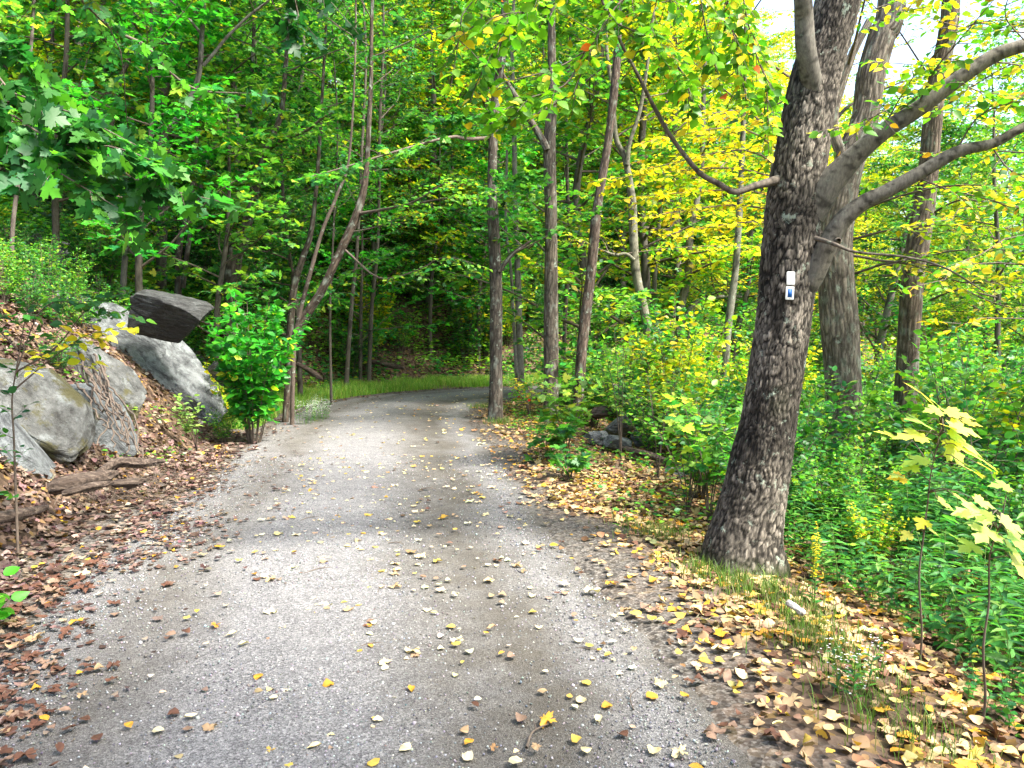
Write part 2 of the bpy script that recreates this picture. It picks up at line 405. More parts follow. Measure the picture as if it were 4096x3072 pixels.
def road():
    s = np.concatenate([np.arange(CS[np.argmin(abs(CL[:, 1] - .5))], CS[np.argmin(abs(CL[:, 1] - 15))], .06)])
    s = np.concatenate([np.arange(0, s[0], .5), s, np.arange(s[-1] + .1, CS[-1], .3)])
    cx = np.interp(s, CS, CL[:, 0]); cy = np.interp(s, CS, CL[:, 1]); tx = np.gradient(cx, s); ty = np.gradient(cy, s); l = np.hypot(tx, ty); tx /= l; ty /= l
    u = np.linspace(-1, 1, 56); wl = HW + .12 * vnoise(np.stack([s * 1.1, s * 0, s * 0], 1), 2) + .05 * vnoise(np.stack([s * 5, s * 0, s * 0 + 5], 1), 3)
    A = u[None] * wl[:, None]
    X = cx[:, None] - ty[:, None] * A; Y = cy[:, None] + tx[:, None] * A
    tr = np.exp(-((A - .72) / .28) ** 2) + np.exp(-((A + .72) / .28) ** 2)
    Z = .004 + .015 * (1 - (A / HW) ** 2) - .018 * tr - .022 * np.abs(u[None]) ** 10
    Q = np.stack([X.ravel() * 3, Y.ravel() * 3, X.ravel() * 0], 1)
    Z = Z.ravel() + .008 * fbm(Q, 3, 17) * (1 - np.abs(np.broadcast_to(u, A.shape).ravel()) ** 8)
    n, k = A.shape; i = np.arange(n - 1)[:, None] * k; j = np.arange(k - 1)[None]
    F = np.stack([i + j, i + k + j, i + k + j + 1, i + j + 1], -1).reshape(-1, 4)[:, ::-1]
    o = mk('gravel_road', np.stack([X.ravel(), Y.ravel(), Z], 1), [F], M_ROAD, None, None, True, attrs={'across': A.ravel()}); o['kind'] = 'structure'
road()

# ------------------------------------------------------------------ loose stones on the road (too many to count)
def stones(n, ylo, yhi, slo, shi, name, label):
    T = tm([(0, 0, .5), (.5, 0, .05), (.1, .45, .1), (-.45, .1, 0), (-.1, -.5, .08), (.25, .25, -.3), (-.2, -.2, -.3)],
           [[[0, 1, 2], [0, 2, 3], [0, 3, 4], [0, 4, 1], [1, 5, 2], [4, 3, 6], [4, 6, 1], [1, 6, 5], [2, 5, 3], [3, 5, 6]]])
    y = ylo + (yhi - ylo) * rng.random(n) ** 1.5; a = rng.uniform(-1.7, 1.7, n)
    c = np.interp(y, CL[:, 1][:500], CL[:, 0][:500])
    keep = np.abs(a) > rng.random(n) * .0 
    dens = 1 - .75 * np.exp(-((a - .72) / .3) ** 2) - .8 * np.exp(-((a + .75) / .33) ** 2)
    k = rng.random(n) < dens; y = y[k]; a = a[k]; c = c[k]; n = len(y)
    x = c - a; sz = rng.uniform(slo, shi, n) * (1 + (rng.random(n) < .03) * .9)
    mb = MB(); z = .006 + .012 * (1 - (a / HW) ** 2) - .012 * (np.exp(-((a - .72) / .28) ** 2) + np.exp(-((a + .72) / .28) ** 2)) + (np.abs(a) > HW - .1) * -.02
    an = rng.uniform(0, 6.28, n)
    inst(mb, T, np.stack([x, y, z], 1), np.stack([np.cos(an), np.sin(an), 0 * an], 1), UP + .3 * rng.standard_normal((n, 3)), sz,
         pick([(.20, .20, .207, 4), (.11, .112, .12, 3), (.34, .34, .335, 3), (.14, .125, .105, 1)], n))
    o = mb.build('gravel', M_PEB); tag(o, label, 'gravel', kind='stuff')
m, t, nn, ln, bs = mat('pebble'); M_PEB = m
a = N(t, 'ShaderNodeAttribute', attribute_name='Col'); ln.new(a.outputs['Color'], bs.inputs['Base Color']); bs.inputs['Roughness'].default_value = .85; bs.inputs['Specular IOR Level'].default_value = .2
stones(30000, 2.0, 9.5, .005, .013, 'gravel', 'loose pale grey gravel stones spread over the road')

# ------------------------------------------------------------------ fallen leaves: the 300 that show largest are things, the rest is litter
def litter():
    P = []
    def region(n, x0, x1, y0, y1, dens):
        x = rng.uniform(x0, x1, n); y = rng.uniform(y0, y1, n); sd = sdist(x, y); k = rng.random(n) < dens(sd, x, y); P.append(np.stack([x[k], y[k], sd[k]], 1))
    def d1(sd, x, y):
        a = np.abs(sd) + .28 * vnoise(np.stack([x * 1.3, y * 1.3, x * 0], 1), 8)
        side = np.where(sd < 0, HW - .02 + .22 * sstep(4.6, 2.5, y), HW - .30 - .28 * sstep(8.5, 6, y))
        d = sstep(side - .30, side + .55, a) ** 1.6
        cl = .55 + .45 * sstep(-.35, .3, vnoise(np.stack([x * 2.2, y * 2.2, x * 0 + 3], 1), 4))
        far = np.where(sd < 0, 1 - .7 * sstep(2.6, 4.2, -sd), 1.0)
        return np.maximum(d * cl * far, .046)
    region(90000, -8.5, 7, 1.9, 9.5, d1)
    region(60000, -13, 8, 9.5, 22, lambda sd, x, y: np.where((sd > HW) & (y > 11.5) & (sd < HW + 1.6), .12, 1) * d1(sd, x, y))
    P = np.vstack(P); px, py, zz = proj(np.stack([P[:, 0], P[:, 1], H(P[:, 0], P[:, 1], P[:, 2])], 1))
    k = (px > -260) & (px < 1280) & (py < 900); P = P[k]
    n = len(P); x, y, sd = P.T
    z = H(x, y, sd) + fbm(np.stack([x * 9, y * 9, x * 0], 1), 2, 31) * .022 * sstep(HW - .1, HW + .5, np.abs(sd)) + .006 + .012 * (np.abs(sd) < HW) + rng.uniform(0, .018, n) * (np.abs(sd) > HW)
    e = .05; sl = np.stack([-(H(x + e, y) - z) * 0, x * 0, x * 0], 1)
    gxn = (H(x + .2, y) - H(x - .2, y)) / .4; gyn = (H(x, y + .2) - H(x, y - .2)) / .4
    nn_ = nrm(np.stack([-gxn, -gyn, np.ones(n)], 1))
    tilt = np.where(np.abs(sd) > HW + .1, .38, .10)[:, None]
    nn_ = nrm(nn_ + tilt * rng.standard_normal((n, 3)))
    an = rng.uniform(0, 6.28, n); d = np.stack([np.cos(an), np.sin(an), 0 * an], 1)
    sz = rng.uniform(.028, .066, n) * np.where(y > 9.5, 1.15, 1); kind = rng.integers(0, 5, n)
    sz = np.where(kind == 4, sz * 1.25, sz) * np.where(np.abs(sd) < HW - .2, .84, 1.05)
    left = sd > 0
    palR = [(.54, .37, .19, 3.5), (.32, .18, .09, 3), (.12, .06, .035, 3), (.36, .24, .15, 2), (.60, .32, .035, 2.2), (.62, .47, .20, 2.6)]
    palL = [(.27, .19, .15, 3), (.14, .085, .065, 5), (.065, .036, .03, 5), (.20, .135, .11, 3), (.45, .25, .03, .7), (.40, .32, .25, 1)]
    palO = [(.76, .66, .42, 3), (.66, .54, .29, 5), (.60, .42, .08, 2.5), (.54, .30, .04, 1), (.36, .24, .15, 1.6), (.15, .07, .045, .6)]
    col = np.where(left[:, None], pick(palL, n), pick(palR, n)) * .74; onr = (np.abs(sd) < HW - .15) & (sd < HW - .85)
    col = np.where(onr[:, None] & (rng.random(n) < .85)[:, None], pick(palO, n, .12) * .78, col)
    px, py, zz = proj(np.stack([x, y, z], 1)); inn = (px > 2) & (px < 1022) & (py > 0) & (py < 766)
    score = np.where(inn, sz / zz * np.where(np.abs(sd) < HW + .25, 1, .5), 0); order = np.argsort(-score); ind = order[:300]; rest = order[300:]
    mb = MB()
    for q in range(5):
        r = rest[kind[rest] == q]
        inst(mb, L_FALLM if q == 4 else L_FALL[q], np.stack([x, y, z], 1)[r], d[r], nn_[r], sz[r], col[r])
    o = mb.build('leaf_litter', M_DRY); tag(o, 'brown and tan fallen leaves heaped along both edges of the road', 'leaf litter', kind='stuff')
    # single leaves, each an object with its own shape and colour
    names = [('cream', (.76, .66, .42)), ('pale yellow', (.66, .54, .29)), ('golden yellow', (.60, .42, .08)), ('orange', (.54, .28, .035)), ('tan', (.40, .27, .15)), ('dark brown', (.13, .06, .038)), ('pinkish brown', (.28, .18, .125))]
    cn = np.array([c for _, c in names]) * .78; proto = {}
    for r in ind:
        kc = int(np.argmin(np.linalg.norm(cn - col[r], axis=1))); q = int(kind[r]); var = int(rng.integers(0, 2))
        if (kc, q, var) not in proto:
            mb = MB(); T = L_FALLM if q == 4 else L_FALL[q]
            c0 = cn[kc] * rng.uniform(.85, 1.12); TV = T[0].copy(); TV[:, 2] += .05 * rng.standard_normal(len(TV)); TV[:, 0] *= rng.uniform(.8, 1.2)
            cc = np.clip(c0 * (1 + .18 * rng.standard_normal((len(TV), 1))), .02, .95); mb.add(TV, T[1], cc)
            st = TV[:, 1].min(); sv, sf = sticks(np.array([[0, st + .02, .02]]), np.array([[.05, st - .32, .06]]), [.014], [.010]); mb.add(sv, sf, cn[kc] * .6)
            o = mb.build('fallen_leaf', M_DRY); proto[(kc, q, var)] = o.data; 
        else:
            o = bpy.data.objects.new('fallen_leaf', proto[(kc, q, var)]); COL.objects.link(o)
        o.location = (x[r], y[r], z[r] + .004); s = float(sz[r]); o.scale = (s, s, s)
        qn = Vector(nn_[r]).to_track_quat('Z', 'Y').to_euler(); o.rotation_mode = 'QUATERNION'
        from mathutils import Quaternion
        o.rotation_quaternion = qn.to_quaternion() @ Quaternion((0, 0, 1), float(an[r]))
        shape = 'lobed' if q == 4 else ('curled', 'cupped', 'folded', 'flat')[q]
        where = 'lying on the bare gravel of the road' if abs(sd[r]) < HW - .35 else ('at the leafy left edge of the road' if sd[r] > 0 else 'at the leafy right edge of the road')
        tag(o, f'{shape} {names[kc][0]} fallen leaf {where}', 'fallen leaf', f'{shape} {names[kc][0]} fallen leaves {where}')
litter()

# ------------------------------------------------------------------ trunks with modelled bark
def trunk_mesh(mb, P, rad, seg, rows, style, seed=0, base=(.20, .17, .14), flare=0):
    Q = crom(np.column_stack([P, rad]), rows); C = Q[:, :3]; r = np.maximum(Q[:, 3], .003)
    V, F, a, X, Yv = tube(C, r, seg)
    s = np.concatenate([[0], np.cumsum(np.linalg.norm(np.diff(C, axis=0), axis=1))])
    A = np.tile(a, rows); Sv = np.repeat(s, seg); Rr = np.repeat(r, seg); rm = float(np.median(r))
    D = nrm(V - np.repeat(C, seg, axis=0))
    E = np.stack([np.cos(A) * rm, np.sin(A) * rm, Sv], 1)
    lump = fbm(E * np.array([4, 4, 1.2]), 3, seed) * .10 * Rr
    if flare:
        root = np.exp(-Sv / .22) * (0.35 + .65 * np.maximum(0, np.cos(A * 4 + seed) * .6 + np.cos(A * 3 + 1.3) * .5)) * flare
        lump = lump + root * rm
    base = np.array(base)
    if style == 'plate':
        w_ = np.stack([vnoise(E * np.array([14, 14, 9]), 51), vnoise(E * np.array([14, 14, 9]), 52), vnoise(E * np.array([14, 14, 9]), 53)], 1) * .28
        low = sstep(1.2, .2, Sv)[:, None]
        furrow = sstep(.02, .15, np.abs(vnoise(E * np.array([17, 17, 2.6]) + w_ * 1.5, 40))); K = E * np.array([40, 40, 12.0]) + w_ * np.array([2.8, 2.8, 1.6]); f1, f2, idd = vor(K, seed); ed = sstep(.07, .20, f2 - f1 + .18 * vnoise(E * np.array([60, 60, 30]), 8))
        ed = ed * (.15 + .85 * furrow)
        K2 = E * np.array([80, 80, 15.0]) + w_ * 2.5; g1, g2, id2 = vor(K2, seed + 9); ed2 = sstep(.02, .3, g2 - g1)
        tone = .62 + .5 * idd ** 1.5
        keepp = sstep(-.20, .10, vnoise(E * np.array([5, 5, 2.6]), 77))  # where plates have come away small scales show
        hgt = ed * (.65 + .35 * idd) * keepp + (1 - keepp) * .5 * ed2
        lump = lump + .008 * (hgt - .5) * np.minimum(1, Rr / .12) + .004 * (ed2 - .5)
        pale = base * 1.25
        c = np.where((ed * keepp)[:, None] > .5, pale * tone[:, None], base * (.50 + .35 * id2[:, None])) * (.20 + .80 * np.maximum(ed, .3 * ed2))[:, None]
        c = c * (.4 + .6 * ed2[:, None])
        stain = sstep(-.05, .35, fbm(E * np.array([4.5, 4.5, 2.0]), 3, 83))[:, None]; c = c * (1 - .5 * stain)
        moss = sstep(.05, .45, vnoise(E * np.array([3, 3, 1.6]), 91) * .6 + sstep(.8, .0, Sv) * .55 - .25)[:, None] * .7
        c = c * (1 - moss) + np.array([.045, .065, .015]) * moss
    elif style == 'rib':
        wv = .4 * vnoise(E * np.array([9, 9, 6]), 61)
        K = E * np.array([38, 38, 4.2]) + wv[:, None]; f1, f2, idd = vor(K, seed); ed = sstep(.02, .35, f2 - f1)
        lump = lump + min(.010, .07 * rm) * (ed - .5)
        c = base * (.65 + .6 * idd[:, None]) * (.38 + .62 * ed[:, None])
        li = sstep(.12, .45, fbm(E * np.array([26, 26, 9]), 3, 92))[:, None] * .55
        c = c * (1 - li) + np.array([.25, .29, .24]) * li * (.6 + .4 * ed[:, None])
    else:
        k = fbm(E * np.array([10, 10, 22]), 3, seed)[:, None]; d_ = sstep(.35, .5, vnoise(E * np.array([30, 30, 55]), 14))[:, None]
        c = base * (1 + .35 * k) * (1 - .6 * d_)
    mb.add(V + D * lump[:, None], F, np.clip(c, .008, .9))
    top = len(V) - seg
    return C, r

def pxpath(pts, base_ground=True, dy=0.0):
    """pts: (px, py, width_px, Y); returns world points and radii"""
    P = []; rr = []
    for k, (px, py, wd, Y) in enumerate(pts):
        p = W(px, py, Y); P.append(p); rr.append(wd * Y / FPX / 2)
    if base_ground:
        P[0] = np.array([P[0][0], P[0][1], h1(P[0][0], P[0][1]) - .12])
    return np.array(P), np.array(rr)

def interp_curve(P, t):
    L = np.concatenate([[0], np.cumsum(np.linalg.norm(np.diff(P, axis=0), axis=1))]); s = np.asarray(t) * L[-1]
    return np.stack([np.interp(s, L, P[:, k]) for k in range(3)], 1)

def leafy(mb, limbs, twn, twl, lpn, lsize, T, pal, tstart=.2, droop=.15, flat=.38, m_leaf=1, m_twig=0, limb_seg=5, twr=.0035, pj=.22, tw_el=.25, draw=True):
    """limbs: list of (points, r0). Draws each limb, its twigs and the leaves along the twigs"""
    A = []; B = []; LP = []; LD = []; ps = []
    for (P, r0) in limbs:
        P = np.asarray(P, float); n = max(5, int(len(P) * 3)); C = crom(P, n)
        if draw and r0 > 0:
            V, F, *_ = tube(C, np.linspace(r0, max(.003, r0 * .18), n), limb_seg); mb.add(V, F, (.12, .1, .08), m_twig)
        t = np.clip(np.linspace(tstart, 1, twn) + rng.uniform(-.04, .04, twn), 0, 1); p = interp_curve(C, t); q = interp_curve(C, np.clip(t + .03, 0, 1)) - interp_curve(C, np.clip(t - .03, 0, 1))
        tan = nrm(q); lat = nrm(np.cross(tan, UP) + 1e-4); side = np.where(np.arange(twn) % 2 == 0, 1, -1)[:, None]
        d = nrm(tan * .6 + lat * side * rng.uniform(.5, 1.1, (twn, 1)) + UP * (tw_el * rng.standard_normal((twn, 1)) - droop))
        d[-1] = tan[-1]
        L = twl * (1.15 - .6 * t) * rng.uniform(.6, 1.25, twn)
        A.append(p); B.append(p + d * L[:, None]); ps.append(L)
    A = np.vstack(A); B = np.vstack(B); L = np.concatenate(ps)[:, None]
    D = (B - A) / L; mid = A + (B - A) * .5 - UP * 0; sag = .06 * L
    if twr:
        V, F = sticks(A, mid, twr, twr * .7); mb.add(V, F, (.1, .08, .06), m_twig)
        V, F = sticks(mid, B - UP * sag, twr * .7, twr * .3); mb.add(V, F, (.1, .08, .06), m_twig)
    n = len(A); u = np.tile((np.arange(lpn) + .6) / lpn, n); k = np.repeat(np.arange(n), lpn)
    u = np.clip(u + rng.uniform(-.25, .25, len(u)) / lpn, .02, 1)
    pos = A[k] + (B - A)[k] * u[:, None] - UP * (np.maximum(0, u - .5) * 2)[:, None] * sag[k]
    lat = nrm(np.cross(D, UP) + 1e-4)[k]; side = np.where(np.arange(len(k)) % 2 == 0, 1, -1)[:, None]
    d = nrm(D[k] * .5 + lat * side * .85 + .28 * rng.standard_normal((len(k), 3)) - UP * .12)
    nn_ = nrm(UP + flat * rng.standard_normal((len(k), 3)))
    sz = lsize * rng.uniform(.6, 1.2, len(k))
    tone = 1 + .22 * rng.standard_normal((n, 1))[k]
    inst(mb, T, pos + d * .012, d, nn_, sz, np.clip(pick(pal, len(k), pj) * np.clip(tone, .5, 1.6), .004, .9), m_leaf)

def rand_limbs(C, r, t0, n, length, el=(20, 45), up=.12, shape=None, az0=0, azs=2.4, wob=.25):
    out = []
    for k in range(n):
        t = t0 + (1 - t0) * (k + rng.random() * .7) / n; p = interp_curve(C, [t])[0]; rr = np.interp(t, np.linspace(0, 1, len(r)), r)
        az = az0 + k * azs + rng.normal() * .4; e = R(rng.uniform(*el)); l = length * (shape(t) if shape else (1.1 - .65 * (t - t0) / (1 - t0))) * rng.uniform(.7, 1.2)
        d = np.array([math.cos(az) * math.cos(e), math.sin(az) * math.cos(e), math.sin(e)]); pts = [p]
        for s in range(4):
            d = nrm(d + wob * .6 * rng.standard_normal(3) * np.array([1, 1, .6]) + UP * (up * (.5 - s / 4))); pts.append(pts[-1] + d * l / 4)
        out.append((np.array(pts), max(.006, rr * .42)))
    return out

# ------------------------------------------------------------------ the modelled trees that stand along the road
def tree(name, label, pts, style, base, pal, top=None, limbs=None, t0=.5, nl=16, ll=1.8, lsize=.085, T=L_OVATE, seg=40, rows=260, forks=(), twn=9, lpn=11, group=None, extra=None, bark=None, flare=.5, cat='tree', el=(10, 40), barkst=None, twl=.6):
    P, rr = pxpath(pts); root = empty(name, P[0], label, cat, group)
    if top is not None:          # carry the stem on above the frame
        for (dx, dyy, dz, k) in top: P = np.vstack([P, P[-1] + np.array([dx, dyy, dz])]); rr = np.append(rr, rr[-1] * k)
    mb = MB(); C, r = trunk_mesh(mb, P, rr, seg, rows, style, random.randint(0, 99), base, flare)
    stems = [(C, r)]
    for f in forks:
        FP, fr = pxpath(f, False); C2, r2 = trunk_mesh(mb, FP, fr, max(10, seg // 2), max(30, rows // 3), style if style == 'rib' else 'smooth', 5, base); stems.append((C2, r2))
    mb.build('trunk', bark or M_BARK, root, True, P[0])
    cm = MB()
    for q, (C_, r_) in enumerate(stems):
        lim = rand_limbs(C_, r_, t0 if q == 0 else .4, nl if q == 0 else max(3, nl // 4), ll, el)
        leafy(cm, lim, twn, twl, lpn, lsize, T, pal)
    if extra: extra(cm)
    cm.build('crown', [M_TWIG, M_LEAF], root, False, P[0])
    return root, C

GREYB = (.19, .165, .14)

def limb(pts, r0):
    return (np.array([W(*p) for p in pts]), r0)

# --- the big leaning oak with the trail markers
def main_tree():
    Y = 5.25
    pts = [(742, 570, 80, Y), (743, 550, 74, Y), (747, 528, 66, Y), (755, 492, 60, Y), (762, 455, 57, Y), (769, 420, 54, Y), (777, 360, 54, Y), (785, 305, 54, Y), (791, 235, 54, Y),
           (797, 181, 52, Y), (806, 127, 50, Y), (817, 72, 47, Y), (829, 36, 43, Y), (838, 0, 42, Y), (852, -60, 40, Y), (866, -140, 36, Y), (880, -260, 30, Y), (890, -420, 22, Y), (900, -640, 10, Y)]
    P, rr = pxpath(pts); root = empty('oak_tree', P[0], 'big leaning tree with dark plated bark and two trail markers nailed to it', 'tree')
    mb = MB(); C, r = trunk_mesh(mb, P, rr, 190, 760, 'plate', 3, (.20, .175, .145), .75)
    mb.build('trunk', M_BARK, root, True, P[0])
    def br(pts, style='smooth', base=(.135, .125, .105), seg=26, rows=160):
        BP, brr = pxpath(pts, False); m2 = MB(); C2, r2 = trunk_mesh(m2, BP, brr, seg, rows, style, 4, base); m2.build('branch', M_SMOOTH, root, True, P[0]); return C2, r2
    B1 = br([(808, 212, 34, 5.22), (829, 184, 27, 5.15), (855, 156, 20, 5.1), (883, 132, 17, 5.05), (918, 109, 16, 5.0), (957, 80, 15, 4.95), (994, 56, 14, 4.9), (1024, 45, 12.5, 4.85), (1080, 25, 11, 4.8), (1180, -30, 7, 4.7), (1300, -90, 3, 4.6)])
    B2 = br([(800, 300, 18, 5.2), (812, 276, 22, 5.15), (824, 252, 20, 5.1), (841, 222, 18, 5.05), (863, 203, 15.5, 5.0), (885, 192, 14, 4.95), (918, 174, 13.5, 4.9), (957, 152, 12, 4.85), (994, 143, 9.5, 4.8), (1024, 127, 9, 4.75), (1090, 100, 7, 4.7), (1200, 80, 3, 4.6)])
    B3 = br([(785, 178, 10, 5.2), (755, 186, 7, 5.1), (735, 192, 6, 5.05), (719, 184, 5.6, 5.0), (701, 174, 5, 5), (686, 157, 4.6, 5), (668, 132, 4.2, 5), (652, 103, 4, 5), (641, 81, 3.6, 5), (622, 45, 3.2, 5), (606, 10, 2.6, 5), (590, -30, 2, 5)], base=(.10, .085, .07), seg=12, rows=120)
    B4 = br([(824, 150, 8, 5.28), (819, 115, 15, 5.22), (812, 82, 19, 5.14), (806, 50, 19, 5.08), (804, 20, 18, 5.05), (803, 0, 17, 5.0), (798, -60, 15, 4.9), (790, -150, 12, 4.8), (780, -260, 7, 4.7)])
    B5 = br([(815, 238, 5, 5.0), (834, 244, 4, 4.9), (856, 252, 2.8, 4.85), (905, 257, 2.4, 4.8), (945, 268, 2, 4.8), (985, 292, 1.2, 4.8)], base=(.10, .085, .07), seg=8, rows=60)
    knot = MB(); kV, kF, *_ = tube(np.array([W(836, 244, 5.0), W(838, 241, 4.93), W(839, 240, 4.90)]), [.02, .022, .012], 14); knot.add(kV, kF, (.12, .1, .08)); knot.build('branch_stub', M_SMOOTH, root, True, P[0])
    cm = MB()
    near = [limb([(835, -80, 5.2), (720, -95, 5.0), (622, -20, 4.8), (609, 20, 4.8), (590, 47, 4.75), (557, 68, 4.7), (529, 76, 4.6), (495, 84, 4.6)], .014),
            limb([(720, -95, 5.0), (610, -50, 4.8), (559, 0, 4.7), (529, 11, 4.7), (500, 15, 4.6), (470, 28, 4.6)], .010),
            limb([(660, -90, 4.9), (540, -50, 4.7), (471, 2, 4.6), (462, 22, 4.6), (457, 50, 4.55)], .008),
            limb([(585, 50, 4.75), (566, 84, 4.7), (530, 98, 4.6), (492, 116, 4.6)], .006),
            limb([(609, 20, 4.8), (650, 40, 4.8), (680, 70, 4.8), (690, 96, 4.8)], .006),
            limb([(756, -90, 5.0), (742, -20, 4.9), (755, 51, 4.9), (766, 81, 4.9), (768, 127, 4.9)], .006),
            limb([(720, -95, 5.0), (700, -30, 4.9), (705, 25, 4.9), (716, 70, 4.9)], .007),
            limb([(690, -95, 5.0), (662, -20, 4.8), (652, 20, 4.7), (640, 46, 4.7)], .006)]
    near += [limb([(600, -60, 4.8), (540, -10, 4.7), (500, 40, 4.6), (478, 80, 4.6)], .007), limb([(720, -95, 5.0), (640, -20, 4.8), (600, 30, 4.7), (575, 90, 4.7)], .007), limb([(740, -90, 5.0), (725, -10, 4.9), (735, 40, 4.9), (745, 95, 4.9)], .006)]
    leafy(cm, near, 21, .34, 7, .072, L_OVATE, BCH, .35, .35, .75, pj=.15)
    top = rand_limbs(C, r, .62, 16, 2.2, (5, 40)); leafy(cm, top, 10, .6, 10, .07, L_OVATE, BCH)
    side = [limb([(918, 105, 5.0), (935, 70, 4.8), (960, 40, 4.7), (985, 10, 4.6)], .006), limb([(883, 128, 5.05), (905, 90, 4.9), (925, 60, 4.8)], .005),
            limb([(957, 150, 4.85), (975, 120, 4.8), (1000, 105, 4.7), (1035, 90, 4.7)], .006), limb([(918, 178, 4.9), (950, 190, 4.8), (990, 200, 4.7), (1030, 215, 4.7)], .005),
            limb([(890, 108, 5.0), (870, 118, 4.9), (848, 126, 4.8), (838, 128, 4.8)], .004), limb([(994, 150, 4.8), (1010, 170, 4.7), (1040, 185, 4.6)], .005),
            limb([(957, 78, 4.95), (975, 90, 4.8), (1005, 95, 4.7)], .004), limb([(1024, 40, 4.8), (1005, 15, 4.7), (1015, -20, 4.6)], .004)]
    leafy(cm, side, 9, .26, 6, .062, L_OVATE, [(.10, .28, .014, 4), (.5, .46, .02, 3), (.04, .17, .015, 2), (.62, .34, .03, .8)], .2, .2, .7)
    cm.build('crown', [M_TWIG, M_LEAF], root, False, P[0])
    return root
main_tree()

# --- the two way-marking plates on its trunk
def marker(cx, cy, roll, blue, label):
    Y = 5.035; c = W(cx, cy, Y); root = empty('trail_marker', c, label, 'trail marker'); root.rotation_euler = (0, roll, R(4))
    w_, h_, rd, d = .0272, .0415, .007, .0015
    out = []
    for (sx, sz, a0) in ((1, 1, 0), (-1, 1, 90), (-1, -1, 180), (1, -1, 270)):
        for k in range(6):
            a = R(a0 + k * 18); out.append((sx * (w_ - rd) + rd * math.cos(a), sz * (h_ - rd) + rd * math.sin(a)))
    n = len(out); V = [(x * .96, -d - .0008, z * .97) for x, z in out] + [(x, -d, z) for x, z in out] + [(x, d, z) for x, z in out]
    mb = MB(); i = np.arange(n); j = (i + 1) % n
    mb.add(V, [np.array([i]), np.array([i[::-1] + 2 * n]), np.stack([i, i + n, j + n, j], 1), np.stack([i + n, i + 2 * n, j + 2 * n, j + n], 1)])
    mb.build('plate', M_WHITE, root)
    if blue:
        mb = MB(); a, b = .0138, .0255; V = [(x * a, y, z * b) for y in (-.0034, -.0024) for x, z in ((-1, -1), (1, -1), (1, 1), (-1, 1))]
        mb.add(V, np.array([[0, 1, 2, 3], [7, 6, 5, 4], [0, 4, 5, 1], [1, 5, 6, 2], [2, 6, 7, 3], [3, 7, 4, 0]])); mb.build('blue_blaze', M_BLUE, root)
    for zz in ((.026, -.026) if not blue else (.033, -.033)):
        C = np.array([[0, -.0015, zz], [0, -.004, zz], [0, -.005, zz], [0, -.0052, zz]]); V, F, *_ = tube(C, [.0032, .0032, .002, .0002], 10); mb = MB(); mb.add(V, F); mb.build('nail', M_NAIL, root, True)
marker(790.8, 278.3, R(0), False, 'plain white trail marker plate, the upper of two on the big tree')
marker(789.8, 293.1, R(2), True, 'white trail marker plate with a blue rectangle, the lower of two')

# --- the other trees one can tell apart
UPT = [(.1, .1, 2.2, .8), (-.1, .1, 2.2, .7), (.1, 0, 2.0, .5)]
def yw(pts, Y): return [(*p, Y) for p in pts]
def t2extra(cm):
    lm = []
    for k, (y0, x1, y1, x2, y2) in enumerate([(205, 745, 150, 650, 168), (200, 730, 168, 615, 178), (215, 740, 190, 640, 196), (190, 740, 128, 655, 140), (222, 735, 205, 660, 214), (180, 745, 112, 690, 118), (235, 750, 222, 680, 232)]):
        lm.append(limb([(838, y0, 9), (790, (y0 + y1) / 2, 8.8), (x1, y1, 8.4), (x2, y2, 7.8)], .016))
    leafy(cm, lm, 22, .55, 10, .078, L_OVATE, YEL, .3, .08, .25)
    lm = [limb([(850, y0, 9), (900, y1, 8.6), (960, y2, 8.2), (1040, y3, 8)], .016) for y0, y1, y2, y3 in ((240, 228, 225, 232), (215, 196, 185, 190), (255, 262, 250, 256), (275, 262, 282, 276), (150, 110, 70, 60))]
    leafy(cm, lm, 20, .6, 9, .075, L_OVATE, YLG, .25, .08, .3)
tree('forked_tree', 'stout forked tree with greyish bark directly behind the big tree', yw([(848, 472, 42), (843, 383, 35), (840, 329, 37), (836, 275, 34), (836, 235, 31), (842, 190, 30), (853, 150, 28), (865, 118, 26), (872, 72, 27), (882, 36, 26), (892, 0, 25)], 9),
     'rib', (.20, .17, .14), YLG, UPT, forks=[yw([(838, 215, 14), (845, 185, 14), (843, 160, 12), (833, 120, 10), (850, 60, 8), (870, 20, 7)], 8.95)], seg=110, rows=420, t0=.55, ll=2.4, nl=16, extra=t2extra)
def t3extra(cm):
    lm = [limb([(930, y0, 9.6), (960, y1, 9.2), (1000, y2, 8.9), (1060, y3, 8.6)], .014) for y0, y1, y2, y3 in ((120, 95, 70, 40), (60, 30, 20, 25), (215, 200, 205, 215), (265, 270, 285, 290), (300, 290, 305, 315))]
    lm += [limb([(925, y0, 9.6), (890, y1, 9.4), (850, y2, 9.2)], .012) for y0, y1, y2 in ((70, 20, -10), (250, 265, 270), (190, 180, 184))]
    leafy(cm, lm, 18, .55, 9, .07, L_OVATE, YLG, .25, .05, .35)
tree('straight_tree', 'straight brown trunk farthest right, rising from the thicket', yw([(902, 512, 27), (903, 456, 22), (908, 347, 21), (913, 275, 20), (919, 235, 21), (927, 181, 19), (936, 90, 17), (947, 36, 17), (951, 0, 16)], 9.6), 'rib', (.17, .135, .105), YLG, UPT, seg=80, rows=420, t0=.6, ll=2.2, extra=t3extra)
def t4extra(cm):
    lm = [limb([(489, 138, 13.3), (466, 139, 12.8), (450, 137, 12.4), (404, 149, 12), (345, 167, 11.7), (312, 176, 11.5)], .035), limb([(489, 112, 13.3), (470, 117, 13), (450, 118, 12.8)], .02), limb([(498, 198, 13.3), (515, 184, 13), (528, 176, 12.8)], .014)]
    leafy(cm, lm, 20, .7, 10, .10, L_MAPLE, MDG, .3, .12, .4)
